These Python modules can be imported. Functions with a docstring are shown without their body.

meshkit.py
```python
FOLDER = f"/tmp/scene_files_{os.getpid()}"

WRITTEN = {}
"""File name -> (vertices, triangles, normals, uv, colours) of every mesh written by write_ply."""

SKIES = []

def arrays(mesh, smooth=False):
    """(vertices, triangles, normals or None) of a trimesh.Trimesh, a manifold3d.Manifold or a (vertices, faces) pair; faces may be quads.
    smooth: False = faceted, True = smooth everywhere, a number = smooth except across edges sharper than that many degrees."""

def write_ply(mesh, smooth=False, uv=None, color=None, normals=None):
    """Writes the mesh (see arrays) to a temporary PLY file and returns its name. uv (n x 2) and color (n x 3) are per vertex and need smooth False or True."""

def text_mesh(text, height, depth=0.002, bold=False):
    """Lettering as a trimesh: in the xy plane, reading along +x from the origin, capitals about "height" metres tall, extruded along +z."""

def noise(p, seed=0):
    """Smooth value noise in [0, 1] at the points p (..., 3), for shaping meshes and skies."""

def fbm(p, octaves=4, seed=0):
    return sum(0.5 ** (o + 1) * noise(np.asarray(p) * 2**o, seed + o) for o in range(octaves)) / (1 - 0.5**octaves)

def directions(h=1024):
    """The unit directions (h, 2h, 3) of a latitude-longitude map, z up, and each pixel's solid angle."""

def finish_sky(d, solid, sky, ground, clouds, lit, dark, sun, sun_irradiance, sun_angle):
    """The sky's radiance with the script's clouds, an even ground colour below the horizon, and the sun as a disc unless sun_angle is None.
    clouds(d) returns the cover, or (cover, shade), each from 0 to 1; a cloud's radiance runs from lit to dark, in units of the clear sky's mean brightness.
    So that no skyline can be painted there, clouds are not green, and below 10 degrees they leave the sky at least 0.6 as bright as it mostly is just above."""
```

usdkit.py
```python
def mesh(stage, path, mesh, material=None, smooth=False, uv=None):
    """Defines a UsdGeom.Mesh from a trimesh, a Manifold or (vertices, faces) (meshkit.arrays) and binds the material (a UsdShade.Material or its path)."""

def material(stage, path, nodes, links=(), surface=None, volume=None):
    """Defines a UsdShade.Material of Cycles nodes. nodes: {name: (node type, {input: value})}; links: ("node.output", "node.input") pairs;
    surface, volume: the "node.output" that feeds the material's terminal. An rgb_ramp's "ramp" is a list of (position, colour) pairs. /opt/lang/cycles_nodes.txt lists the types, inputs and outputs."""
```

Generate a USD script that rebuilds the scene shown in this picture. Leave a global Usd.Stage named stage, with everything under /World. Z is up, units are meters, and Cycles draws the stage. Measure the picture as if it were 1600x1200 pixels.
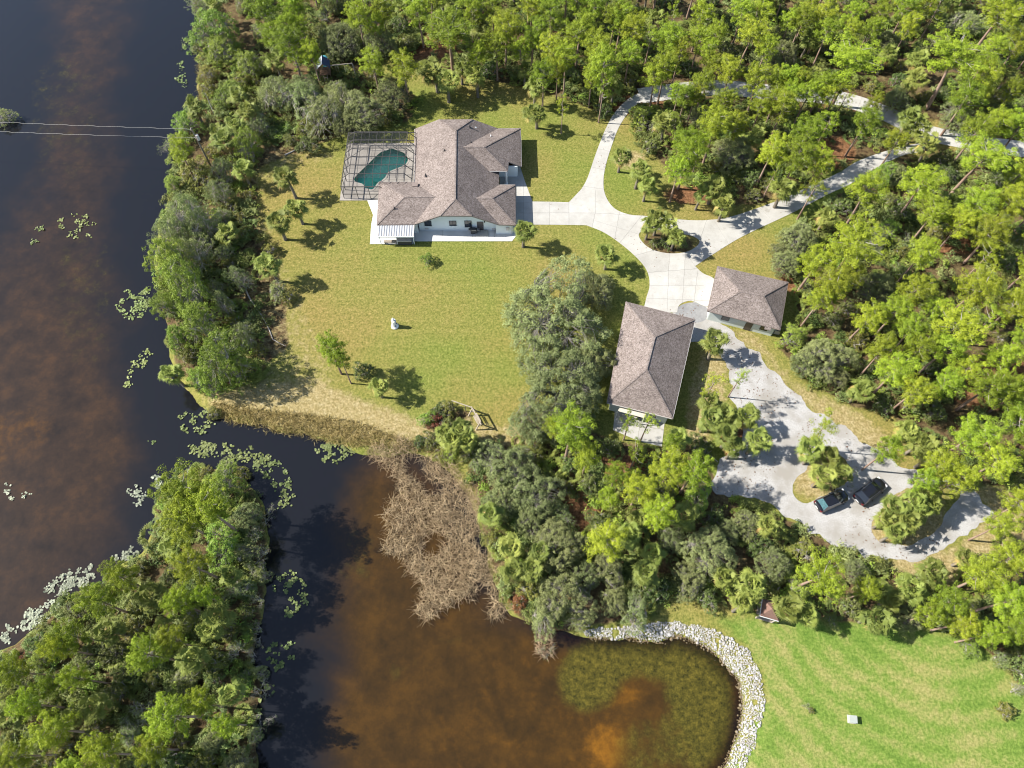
import math, random
import numpy as np
import trimesh, shapely
from shapely.geometry import Polygon, LineString, Point, MultiPolygon, box as sbox
from shapely.ops import unary_union
from shapely import affinity
from scipy import ndimage
from PIL import Image, ImageDraw
from pxr import Usd, UsdGeom, UsdLux, UsdShade, Sdf, Gf, Vt
import usdkit, meshkit

stage = Usd.Stage.CreateInMemory()
UsdGeom.SetStageUpAxis(stage, 'Z'); UsdGeom.SetStageMetersPerUnit(stage, 1.0)
UsdGeom.Xform.Define(stage, '/World'); UsdGeom.Scope.Define(stage, '/World/Looks')

# ------------------------------------------------------------------ camera, sky, sun, exposure
PITCH, FPX, ALT = math.radians(63.0), 1109.0, 89.0
EXPOSURE = 1.17
SUN_TO = np.array([-0.762, 0.080, 0.643]); SUN_TO /= np.linalg.norm(SUN_TO)
SUN_I, SKY_S = 1.25, 0.085
cam = UsdGeom.Camera.Define(stage, '/World/camera')
cam.CreateHorizontalApertureAttr(36.0); cam.CreateVerticalApertureAttr(27.0)
cam.CreateFocalLengthAttr(36.0 * FPX / 1600); cam.CreateClippingRangeAttr(Gf.Vec2f(1, 5000))
cam.CreateExposureAttr(EXPOSURE)
cam.AddTranslateOp().Set(Gf.Vec3d(0, 0, ALT)); cam.AddRotateXOp().Set(90 - math.degrees(PITCH))

def mat(name, nodes, links=(), surface=None, volume=None):
    return usdkit.material(stage, '/World/Looks/' + name, nodes, links, surface, volume)

sky = UsdLux.DomeLight.Define(stage, '/World/sky')
skym = mat('sky_light', {'s': ('sky_texture', {'sky_type': 'single_scattering', 'sun_disc': False,
      'sun_elevation': float(math.asin(SUN_TO[2])), 'sun_rotation': float(math.atan2(SUN_TO[0], SUN_TO[1])), 'altitude': 50.0}),
      'b': ('background_shader', {'strength': SKY_S})}, [('s.color', 'b.color')], surface='b.background')
UsdShade.MaterialBindingAPI.Apply(sky.GetPrim()).Bind(skym)
sun = UsdLux.DistantLight.Define(stage, '/World/sun')
sun.CreateNormalizeAttr(True); sun.CreateIntensityAttr(SUN_I); sun.CreateAngleAttr(0.5); sun.CreateColorAttr(Gf.Vec3f(1.0, 0.95, 0.87))
_m = Gf.Matrix4d(1); _m.SetLookAt(Gf.Vec3d(0, 0, 0), Gf.Vec3d(*(-SUN_TO)), Gf.Vec3d(0, 0, 1))
sun.AddTransformOp().Set(_m.GetInverse())

# ------------------------------------------------------------------ helpers
CP, SP = math.cos(PITCH), math.sin(PITCH)
def U(px, py, z=0.0):
    "the point at height z that the photograph shows at pixel (px, py)"
    x, y = (px - 800) / FPX, -(py - 600) / FPX
    t = (z - ALT) / (-SP + y * CP)
    return (x * t, (CP + y * SP) * t)
def Us(pts, z=0.0): return [U(a, b, z) for a, b in pts]
def proj(x, y, z=0.0):
    yc, zc = y * SP + (z - ALT) * CP, y * CP - (z - ALT) * SP
    return 800 + FPX * x / zc, 600 - FPX * yc / zc
def mpp(px, py, z=0.0):
    "metres per photograph pixel there"
    x, y = U(px, py, z); return (y * CP - (z - ALT) * SP) / FPX

_count = {}
def numbered(parent, name):
    k = (parent, name); n = _count.get(k, 0); _count[k] = n + 1
    return name if n == 0 else f'{name}_{n:03d}'
def tag(p, label=None, cat=None, group=None, kind=None):
    for k, v in (('label', label), ('category', cat), ('group', group), ('kind', kind)):
        if v: p.SetCustomDataByKey(k, v)
    return p
def thing(name, label, cat, loc=(0, 0, 0), rz=0.0, group=None, scale=None, parent='/World'):
    x = UsdGeom.Xform.Define(stage, parent + '/' + numbered(parent, name))
    x.AddTranslateOp().Set(Gf.Vec3d(*map(float, loc)))
    if rz: x.AddRotateZOp().Set(float(math.degrees(rz)))
    if scale is not None: x.AddScaleOp().Set(Gf.Vec3f(*map(float, scale)))
    return tag(x.GetPrim(), label, cat, group)
def obj(parent, name, mesh, m, smooth=False, label=None, **kw):
    pp = '/World' if parent is None else str(parent.GetPath())
    p = usdkit.mesh(stage, pp + '/' + numbered(pp, name), mesh, m, smooth).GetPrim()
    return tag(p, label, **kw)
def cat(ms):
    vs, fs, n = [], [], 0
    for m in ms:
        v, f = (m.vertices, m.faces) if hasattr(m, 'faces') else m
        vs.append(np.asarray(v, float)); fs.append(np.asarray(f) + n); n += len(v)
    return np.vstack(vs), np.vstack(fs)
def box(c, s, rz=0.0, M=None):
    b = trimesh.creation.box(s)
    if rz: b.apply_transform(trimesh.transformations.rotation_matrix(rz, [0, 0, 1]))
    b.apply_translation(c)
    return b
def tube(pts, r, sides=6, cap=False):
    p = np.asarray(pts, float); n = len(p); r = np.broadcast_to(r, (n,))
    t = np.gradient(p, axis=0); t /= np.linalg.norm(t, axis=1, keepdims=True) + 1e-12
    ref = np.where(np.abs(t[:, 2:]) < .9, [[0, 0, 1.]], [[1., 0, 0]])
    a = np.cross(t, ref); a /= np.linalg.norm(a, axis=1, keepdims=True) + 1e-12
    b = np.cross(t, a); an = np.arange(sides) * 2 * np.pi / sides
    v = p[:, None] + r[:, None, None] * (np.cos(an)[None, :, None] * a[:, None] + np.sin(an)[None, :, None] * b[:, None])
    i, j = np.meshgrid(np.arange(n - 1), np.arange(sides), indexing='ij'); k = (j + 1) % sides
    q = np.stack([i * sides + j, i * sides + k, (i + 1) * sides + k, (i + 1) * sides + j], -1).reshape(-1, 4)
    f = np.vstack([q[:, [0, 2, 1]], q[:, [0, 3, 2]]])
    v = v.reshape(-1, 3)
    if cap:
        e = np.arange(1, sides - 1)
        f = np.vstack([f, np.stack([0 * e, e, e + 1], 1), (n - 1) * sides + np.stack([0 * e, e + 1, e], 1)])
    return v, f
def beam(a, b, w, h=None):
    "a square bar from a to b"
    a, b = np.asarray(a, float), np.asarray(b, float); h = h or w
    d = b - a; L = np.linalg.norm(d); d /= L
    up = np.array([0, 0, 1.]) if abs(d[2]) < .95 else np.array([1., 0, 0])
    s = np.cross(d, up); s /= np.linalg.norm(s); u = np.cross(s, d)
    bx = trimesh.creation.box([w, L, h]); T = np.eye(4); T[:3, 0], T[:3, 1], T[:3, 2], T[:3, 3] = s, d, u, (a + b) / 2
    bx.apply_transform(T); return bx
def slab(poly, z0, z1):
    ms = []
    for g in getattr(poly, 'geoms', [poly]):
        if g.area > 0.01:
            m = trimesh.creation.extrude_polygon(g, z1 - z0, engine='earcut'); m.apply_translation([0, 0, z0]); ms.append(m)
    return cat(ms)
def sheet(poly, z):
    vs, fs, n = [], [], 0
    for g in getattr(poly, 'geoms', [poly]):
        v, f = trimesh.creation.triangulate_polygon(g, engine='earcut')
        vs.append(np.c_[v, np.full(len(v), z)]); fs.append(f + n); n += len(v)
    v, f = np.vstack(vs), np.vstack(fs)
    nz = np.cross(v[f[:, 1]] - v[f[:, 0]], v[f[:, 2]] - v[f[:, 0]])[:, 2]
    f[nz < 0] = f[nz < 0][:, ::-1]
    return v, f
def spline(pts, n=8, closed=False):
    p = np.asarray(pts, float); out = []
    N = len(p)
    for i in range(N if closed else N - 1):
        p0, p1, p2, p3 = (p[(i + k) % N] for k in (-1, 0, 1, 2)) if closed else (p[max(i - 1, 0)], p[i], p[i + 1], p[min(i + 2, N - 1)])
        for t in np.arange(n) / n:
            out.append(.5 * (2 * p1 + (p2 - p0) * t + (2 * p0 - 5 * p1 + 4 * p2 - p3) * t * t + (3 * p1 - p0 - 3 * p2 + p3) * t ** 3))
    if not closed: out.append(p[-1])
    return np.array(out)
def rough(poly, amp, sc, seed=0, step=.5):
    "an edge that wanders"
    def ring(r):
        L = r.length; pts = [r.interpolate(d).coords[0] for d in np.arange(0, L, step)]
        p = np.array(pts); t = np.gradient(p, axis=0); t /= np.linalg.norm(t, axis=1, keepdims=True) + 1e-9
        nn = np.c_[t[:, 1], -t[:, 0]]
        d = (meshkit.fbm(np.c_[p * sc, np.zeros(len(p))], 3, seed) - .5) * 2 * amp
        return p + nn * d[:, None]
    out = []
    for g in getattr(poly, 'geoms', [poly]):
        out.append(Polygon(ring(g.exterior), [ring(i) for i in g.interiors]).buffer(0))
    return unary_union(out)

# ------------------------------------------------------------------ materials
POS = ('geometry', {})
def N_(scale, detail=3.0, rough_=.55, **k): return ('noise_texture', {'scale': scale, 'detail': detail, 'roughness': rough_, **k})
def speckled(name, c1, c2, scale=3.0, c3=None, scale2=.5, roughness=.85, bump=.0, bscale=30.0, spec=.3, metallic=0.0, bdist=.02):
    c3 = c3 or c1
    nodes = {'g': POS, 'a': N_(scale, 5), 'b': N_(scale2, 3), 'ra': ('rgb_ramp', {'ramp': [(.3, c1), (.7, c2)]}),
             'rb': ('rgb_ramp', {'ramp': [(.4, (0, 0, 0)), (.65, (1, 1, 1))]}), 'm': ('mix_color', {'b': c3}), 'p': ('principled_bsdf', {'roughness': roughness, 'specular_ior_level': spec, 'metallic': metallic})}
    links = [('g.position', 'a.vector'), ('g.position', 'b.vector'), ('a.fac', 'ra.fac'), ('b.fac', 'rb.fac'), ('rb.color', 'm.fac'), ('ra.color', 'm.a'), ('m.result', 'p.base_color')]
    if bump:
        nodes['n'] = N_(bscale, 3); nodes['u'] = ('bump', {'strength': bump, 'distance': bdist})
        links += [('g.position', 'n.vector'), ('n.fac', 'u.height'), ('u.normal', 'p.normal')]
    return mat(name, nodes, links, 'p.BSDF')
def leafmat(name, c1, c2, c3, hue=.02, val=.25, trans=.3, sat=1.0):
    nodes = {'g': POS, 'o': ('object_info', {}), 'a': N_(1.1, 2), 'ad': ('math', {'math_type': 'multiply_add', 'value2': .55, 'value3': -.02}),
             'ad2': ('math', {'math_type': 'multiply_add', 'value2': .62}),
             'r': ('rgb_ramp', {'ramp': [(.15, c1), (.5, c2), (.85, c3)]}),
             'hm': ('map_range', {'to_min': .5 - hue, 'to_max': .5 + hue}), 'vm': ('map_range', {'to_min': 1 - val, 'to_max': 1 + val}),
             'w': ('white_noise_texture', {'dimensions': '1D'}), 'h': ('hsv', {'saturation': sat}),
             'p': ('principled_bsdf', {'roughness': .6, 'specular_ior_level': .25}), 't': ('translucent_bsdf', {}), 'x': ('mix_closure', {'fac': trans})}
    links = [('g.position', 'a.vector'), ('g.random_per_island', 'ad.value1'), ('a.fac', 'ad2.value1'), ('ad.value', 'ad2.value3'), ('ad2.value', 'r.fac'),
             ('o.random', 'hm.value'), ('o.random', 'w.w'), ('w.value', 'vm.value'), ('hm.result', 'h.hue'), ('vm.result', 'h.value'), ('r.color', 'h.color'),
             ('h.color', 'p.base_color'), ('h.color', 't.color'), ('p.BSDF', 'x.closure1'), ('t.BSDF', 'x.closure2')]
    return mat(name, nodes, links, 'x.closure')
def plain(name, c, roughness=.5, metallic=0.0, spec=.5, **k):
    return speckled(name, tuple(.94 * x for x in c), tuple(min(1, 1.05 * x) for x in c), 6.0, roughness=roughness, metallic=metallic, spec=spec)

M = {}
M['pine'] = leafmat('pine_needles', (0.155, 0.215, 0.018), (0.36, 0.43, 0.03), (0.56, 0.6, 0.055), hue=.016, val=.28, trans=.22)
M['pine_dead'] = leafmat('dead_needles', (.14, .075, .03), (.22, .12, .05), (.28, .17, .08))
M['palm'] = leafmat('palm_fronds', (0.12, 0.155, 0.03), (0.27, 0.3, 0.065), (0.5, 0.48, 0.15), hue=.01, trans=.25)
M['palm_old'] = leafmat('old_fronds', (0.26, 0.2, 0.07), (0.42, 0.32, 0.1), (0.52, 0.4, 0.16), trans=.2)
M['oak'] = leafmat('oak_leaves', (0.14, 0.165, 0.06), (0.3, 0.33, 0.125), (0.52, 0.525, 0.26), hue=.015, val=.2, trans=.2)
M['wet'] = leafmat('bright_leaves', (0.16, 0.24, 0.035), (0.36, 0.46, 0.075), (0.56, 0.62, 0.15), hue=.016, val=.24, trans=.22)
M['grey'] = leafmat('greygreen_leaves', (0.17, 0.21, 0.07), (0.33, 0.38, 0.14), (0.53, 0.555, 0.26), hue=.015, val=.15, trans=.25)
M['yellow'] = leafmat('olive_leaves', (0.15, 0.16, 0.035), (0.27, 0.27, 0.06), (0.4, 0.37, 0.11), hue=.02, trans=.25)
M['under'] = leafmat('undergrowth_leaves', (0.085, 0.115, 0.03), (0.19, 0.225, 0.06), (0.33, 0.34, 0.11), hue=.03, val=.3, trans=.2)
M['red'] = leafmat('red_leaves', (.16, .05, .03), (.26, .11, .05), (.24, .20, .06))
M['bark_pine'] = speckled('pine_bark', (.20, .13, .095), (.34, .26, .20), 14, roughness=.95, bump=.6, bscale=20)
M['bark_grey'] = speckled('grey_bark', (.24, .22, .19), (.40, .37, .33), 10, roughness=.95, bump=.4, bscale=20)
M['bark_oak'] = speckled('oak_bark', (.13, .12, .10), (.27, .25, .22), 8, roughness=.95)
M['bark_palm'] = speckled('palm_bark', (.13, .11, .085), (.24, .21, .165), 16, roughness=.95, bump=.7, bscale=16)
M['twig'] = speckled('dead_twigs', (.30, .27, .24), (.46, .42, .38), 8, roughness=.95)
M['reed'] = leafmat('dry_reeds', (0.25, 0.175, 0.105), (0.43, 0.33, 0.205), (0.64, 0.53, 0.36), trans=.15, hue=.012)
M['straw'] = leafmat('straw_grass', (.24, .20, .07), (.38, .31, .13), (.50, .42, .22), trans=.2, hue=.01)
M['pad'] = leafmat('lily_leaf', (0.13, 0.17, 0.05), (0.21, 0.25, 0.09), (0.32, 0.34, 0.15), trans=.1, hue=.02)
M['pad_pale'] = leafmat('pale_lily_leaf', (0.2, 0.22, 0.15), (0.31, 0.33, 0.25), (0.46, 0.47, 0.4), trans=.05, hue=.01)
M['stone'] = mat('pale_limestone', {'g': POS, 'a': N_(2.5, 4), 'b': N_(.7, 4, .65), 'sp': ('separate_xyz', {}), 'ra': ('rgb_ramp', {'ramp': [(.3, (.43, .415, .39)), (.7, (.66, .645, .615))]}), 'rs': ('rgb_ramp', {'ramp': [(.45, (1, 1, 1)), (.7, (.55, .52, .46))]}), 'm1': ('mix_color', {'blend_type': 'multiply', 'fac': .8}),
    'ri': ('map_range', {'from_min': 0, 'from_max': 1, 'to_min': .7, 'to_max': 1.12}), 'hv': ('hsv', {}), 'wl': ('map_range', {'range_type': 'smoothstep', 'from_min': -.66, 'from_max': -.42, 'clamp': True}), 'm2': ('mix_color', {'a': (.13, .095, .045)}), 'n': N_(14, 3), 'u': ('bump', {'strength': .5, 'distance': .02}), 'p': ('principled_bsdf', {'roughness': .85, 'specular_ior_level': .2})},
    [('g.position', 'a.vector'), ('g.position', 'b.vector'), ('g.position', 'sp.vector'), ('g.position', 'n.vector'), ('a.fac', 'ra.fac'), ('b.fac', 'rs.fac'), ('ra.color', 'm1.a'), ('rs.color', 'm1.b'), ('g.random_per_island', 'ri.value'), ('m1.result', 'hv.color'), ('ri.result', 'hv.value'), ('sp.z', 'wl.value'), ('wl.result', 'm2.fac'), ('hv.color', 'm2.b'), ('m2.result', 'p.base_color'), ('n.fac', 'u.height'), ('u.normal', 'p.normal')], 'p.BSDF')
M['concrete'] = mat('pale_concrete', {'g': POS, 'a': N_(.8, 5, .6), 'b': N_(.14, 4, .6), 'c': N_(5.0, 4, .7), 'd': N_(.5, 6, .72), 'ra': ('rgb_ramp', {'ramp': [(.3, (.345, .335, .31)), (.7, (.41, .40, .375))]}), 'rb': ('rgb_ramp', {'ramp': [(.35, (1.05, 1.05, 1.05)), (.65, (.88, .875, .86))]}), 'rc': ('rgb_ramp', {'ramp': [(.3, (.93, .93, .92)), (.7, (1.05, 1.05, 1.05))]}), 'rd': ('rgb_ramp', {'ramp': [(.60, (1, 1, 1)), (.74, (.74, .71, .66))]}),
    'm1': ('mix_color', {'blend_type': 'multiply', 'fac': 1.0, 'use_clamp_result': False}), 'm2': ('mix_color', {'blend_type': 'multiply', 'fac': 1.0, 'use_clamp_result': False}), 'm3': ('mix_color', {'blend_type': 'multiply', 'fac': 1.0, 'use_clamp_result': False}), 'ri': ('map_range', {'to_min': .95, 'to_max': 1.04}), 'o': ('object_info', {}), 'hv': ('hsv', {}), 'p': ('principled_bsdf', {'roughness': .85, 'specular_ior_level': .2})},
    [('g.position', x + '.vector') for x in 'abcd'] + [(x + '.fac', 'r' + x + '.fac') for x in 'abcd'] + [('ra.color', 'm1.a'), ('rb.color', 'm1.b'), ('m1.result', 'm2.a'), ('rc.color', 'm2.b'), ('m2.result', 'm3.a'), ('rd.color', 'm3.b'), ('m3.result', 'hv.color'), ('o.random', 'ri.value'), ('ri.result', 'hv.value'), ('hv.color', 'p.base_color')], 'p.BSDF')
M['white_conc'] = speckled('white_concrete', (.53, .525, .51), (.60, .595, .58), .8, c3=(.48, .475, .46), scale2=.3, roughness=.8)
M['deck'] = speckled('beige_paving', (.25, .23, .205), (.32, .295, .265), 1.5, c3=(.225, .205, .18), scale2=.4, roughness=.8)
M['gravel'] = speckled('crushed_shell', (.27, .265, .255), (.405, .398, .385), 6, c3=(.25, .235, .21), scale2=.32, roughness=.95, bump=.5, bscale=18)
M['asphalt'] = speckled('worn_grey_paving', (.19, .19, .19), (.25, .25, .245), 3, c3=(.175, .175, .175), scale2=.4, roughness=.9, bump=.3)
M['joint'] = plain('joint_earth', (.16, .15, .13), .95)
M['wall'] = speckled('painted_wall', (.62, .65, .64), (.66, .69, .68), 1.2, roughness=.8, bump=.15, bscale=25, bdist=.006)
M['wall_green'] = speckled('greygreen_wall', (.50, .54, .50), (.56, .60, .56), 1.2, roughness=.8)
M['trim'] = plain('white_trim', (.72, .72, .70), .5)
M['fascia'] = plain('brown_fascia', (.20, .16, .14), .5)
M['gutter'] = plain('pale_gutter', (.45, .42, .39), .4)
M['glass'] = mat('dark_window', {'p': ('principled_bsdf', {'base_color': (.015, .018, .022), 'roughness': .06, 'specular_ior_level': .8})}, [], 'p.BSDF')
M['door'] = plain('dark_door', (.06, .05, .05), .4)
M['frame'] = plain('bronze_frame', (.055, .05, .046), .45, spec=.5)
M['metal_roof'] = plain('galvanised_roof', (.48, .49, .50), .4, metallic=.3)
M['dark'] = plain('dark_plastic', (.03, .03, .032), .5)
M['steel'] = plain('steel', (.45, .45, .46), .3, metallic=.9)
M['timber'] = speckled('weathered_timber', (.27, .23, .18), (.40, .35, .29), 5, roughness=.9, bump=.3)
M['brown_timber'] = speckled('brown_timber', (.15, .09, .055), (.24, .15, .09), 5, roughness=.9, bump=.3)
M['teal'] = plain('teal_plastic', (.10, .42, .48), .4)
M['canvas'] = plain('grey_canvas', (.55, .57, .58), .8)
M['navy'] = plain('navy_canvas', (.03, .045, .09), .8)
M['wire'] = plain('wire_aluminium', (.5, .47, .42), .5)
M['box'] = plain('pale_green_box', (.30, .33, .30), .5)
M['red_shingle'] = speckled('red_shingles', (.14, .08, .062), (.23, .145, .115), 9, roughness=.95, bump=.5)
M['tan'] = plain('tan_awning', (.50, .45, .36), .8)
M['white'] = plain('white_paint', (.78, .78, .76), .5)
M['ornblue'] = plain('blue_paint', (.04, .06, .16), .5)
M['car'] = mat('black_car_paint', {'p': ('principled_bsdf', {'base_color': (.008, .008, .010), 'roughness': .18, 'coat_weight': .8, 'coat_roughness': .04})}, [], 'p.BSDF')
M['carglass'] = mat('car_window', {'p': ('principled_bsdf', {'base_color': (.01, .013, .018), 'roughness': .04, 'specular_ior_level': .9})}, [], 'p.BSDF')
M['car_teal'] = mat('sunshade_window', {'g': POS, 'n': N_(8.0), 'r': ('rgb_ramp', {'ramp': [(.35, (.022, .065, .075)), (.65, (.06, .135, .145))]}), 'p': ('principled_bsdf', {'roughness': .08})}, [('g.position', 'n.vector'), ('n.fac', 'r.fac'), ('r.color', 'p.base_color')], 'p.BSDF')
M['tyre'] = plain('tyre_rubber', (.02, .02, .02), .9)
M['lamp'] = plain('lamp_lens', (.6, .6, .6), .15)
M['tail'] = plain('tail_lens', (.12, .012, .012), .2)

# shingles: mottled tabs in courses
M['shingle'] = mat('roof_shingles', {'g': POS, 'sc': ('vector_math', {'math_type': 'multiply', 'vector2': (1.0, 1.0, 2.0)}),
    'v': ('voronoi_texture', {'scale': 6.5}), 'n': N_(3.4, 4, .65), 'n2': N_(.4, 5, .65), 'sep': ('separate_xyz', {}), 'sv': ('separate_color', {}),
    'ad': ('math', {'math_type': 'multiply_add', 'value2': .55}), 'hf': ('math', {'math_type': 'multiply', 'value2': .55}),
    'r': ('rgb_ramp', {'ramp': [(.12, (.080, .066, .060)), (.36, (.150, .124, .112)), (.6, (.200, .169, .154)), (.9, (.28, .242, .226))]}),
    'zm': ('math', {'math_type': 'multiply', 'value2': 15.0}), 'fr': ('math', {'math_type': 'fraction'}), 'lt': ('math', {'math_type': 'less_than', 'value2': .13}),
    'b2': ('mix_color', {'blend_type': 'multiply', 'b': (.62, .6, .6)}), 'st': ('rgb_ramp', {'ramp': [(.32, (.80, .79, .78)), (.65, (1.07, 1.06, 1.05))]}), 'b3': ('mix_color', {'blend_type': 'multiply', 'fac': 1.0, 'use_clamp_result': False}),
    'bu': ('bump', {'strength': .7, 'distance': .03}), 'p': ('principled_bsdf', {'roughness': .95, 'specular_ior_level': .15})},
    [('g.position', 'sc.vector1'), ('sc.vector', 'v.vector'), ('g.position', 'n.vector'), ('g.position', 'n2.vector'), ('v.color', 'sv.color'), ('sv.r', 'hf.value1'), ('n.fac', 'ad.value1'), ('hf.value', 'ad.value3'),
     ('ad.value', 'r.fac'), ('g.position', 'sep.vector'), ('sep.z', 'zm.value1'), ('zm.value', 'fr.value1'), ('fr.value', 'lt.value1'), ('lt.value', 'b2.fac'), ('r.color', 'b2.a'),
     ('n2.fac', 'st.fac'), ('b2.result', 'b3.a'), ('st.color', 'b3.b'), ('b3.result', 'p.base_color'), ('ad.value', 'bu.height'), ('bu.normal', 'p.normal')], 'p.BSDF')

# ------------------------------------------------------------------ where water, wood and lawn lie (outlines on the ground)
SHORE = [(290, -560), (300, -100), (306, 0), (314, 95), (310, 160), (282, 200), (276, 250), (268, 300), (250, 345), (245, 400), (243, 450), (255, 500), (268, 555), (286, 598),
         (305, 625), (332, 646), (365, 660), (430, 670), (490, 680), (540, 694), (575, 708), (610, 712), (650, 706), (692, 722), (722, 752), (740, 792), (752, 842), (768, 892), (784, 936), (802, 958), (830, 972), (880, 988), (930, 994), (980, 996),
         (1050, 998), (1098, 1007), (1138, 1032), (1163, 1075), (1160, 1130), (1140, 1180), (1118, 1235), (1090, 1420)]
WEST = [(-200, 1500), (-210, 1100), (-150, 850), (-95, 600), (-55, 300), (-32, 190), (-45, 60), (-60, -150), (-70, -560)]
ISLAND = [(-230, 1500), (-170, 1140), (-40, 1045), (10, 1010), (55, 980), (105, 935), (165, 905), (205, 880), (238, 858), (238, 800), (250, 768), (290, 738), (345, 726), (385, 748), (408, 792), (414, 850), (414, 905), (404, 960), (400, 1020), (404, 1100), (400, 1160), (396, 1230), (392, 1500)]
WZ = -0.7
water_poly = Polygon(Us(SHORE, WZ) + Us(WEST, WZ)).buffer(0)
island_poly = Polygon(Us(ISLAND, WZ)).buffer(0)
water_poly = rough(water_poly.difference(island_poly), 1.0, .35, 3, 1.0).buffer(0)

POOL = [(215, 800), (400, 610), (600, 420), (690, 385), (790, 352), (900, 385), (1000, 430), (1045, 520), (1030, 570), (990, 612), (900, 655), (800, 695), (740, 730), (700, 800), (640, 850), (590, 880), (530, 965), (480, 985), (430, 975), (380, 962), (360, 920), (325, 892), (250, 872)]
POOL = [(530 + a / 9.6, 195 + b / 9.6) for a, b in POOL]
pool_poly = Polygon(spline(Us(POOL, 0), 3, True)).buffer(0)

X0, Y0, S_ = -1400, -1000, 2.0   # canvas in photograph pixels, half size
def canvas(polys, blur=3.0):
    im = Image.new('L', (2200, 1500)); d = ImageDraw.Draw(im)
    for p in polys:
        val = 255
        if isinstance(p, tuple) and len(p) == 2 and isinstance(p[1], (int, float)) and isinstance(p[0], list): p, val = p[0], int(p[1] * 255)
        d.polygon([((a - X0) / S_, (b - Y0) / S_) for a, b in p], fill=val)
    return ndimage.gaussian_filter(np.asarray(im, float) / 255, blur / S_)
def ell(cx, cy, rx, ry, rot=0.0):
    t = np.linspace(0, 2 * np.pi, 24, endpoint=False); c, s = math.cos(rot), math.sin(rot)
    return [(cx + rx * math.cos(a) * c - ry * math.sin(a) * s, cy + rx * math.cos(a) * s + ry * math.sin(a) * c) for a in t]
def sample(img, x, y, z=0.0):
    zc = y * CP - (z - ALT) * SP
    ok = zc > 5
    px, py = proj(np.where(ok, x, 0), np.where(ok, y, 50), z)
    v = ndimage.map_coordinates(img, [(py - Y0) / S_, (px - X0) / S_], order=1, mode='nearest')
    return np.where(ok, v, 0)

WOOD_N = [(300, -990), (303, 60), (312, 160), (280, 215), (262, 330), (245, 450), (275, 570), (330, 612), (400, 585), (452, 545), (446, 470), (420, 400), (398, 330), (396, 262), (480, 235), (540, 207), (640, 188), (655, 150), (600, 120), (560, 108), (560, 95), (640, 92), (662, 72),
          (700, 110), (740, 128), (800, 128), (860, 150), (920, 165), (945, 182), (965, 168), (1003, 148), (1100, 135), (1150, 128), (1250, 138), (1340, 150), (1440, 185), (1600, 225), (2990, 500), (2990, -990)]
WOOD_M = [(990, 178), (1006, 160), (1080, 152), (1140, 150), (1300, 165), (1390, 200), (1420, 225), (1310, 262), (1210, 310), (1150, 325), (1105, 318), (1050, 265), (1000, 225)]
WOOD_E = [(1420, 242), (1330, 290), (1280, 330), (1215, 385), (1205, 425), (1240, 450), (1250, 500), (1215, 530), (1255, 590), (1330, 632), (1400, 650), (1430, 715), (1480, 750), (1600, 765), (2900, 1000), (2990, 520), (1600, 240), (1500, 235)]
WOOD_S = [(740, 705), (850, 672), (870, 655), (960, 690), (1040, 700), (1090, 690), (1125, 770), (1235, 812), (1320, 860), (1400, 892), (1480, 922), (1525, 885), (1560, 808), (1610, 780), (2900, 1050), (2990, 1500), (1640, 1120), (1590, 1060), (1530, 1000), (1430, 975), (1350, 972), (1230, 962), (1150, 950), (1050, 925), (1000, 965), (900, 985), (830, 980), (790, 940), (760, 850), (735, 740)]
img_litter = canvas([WOOD_N, WOOD_M, WOOD_E, WOOD_S, ISLAND, ell(700, 665, 40, 30), ell(1045, 382, 46, 18, .1)], 11)
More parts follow.
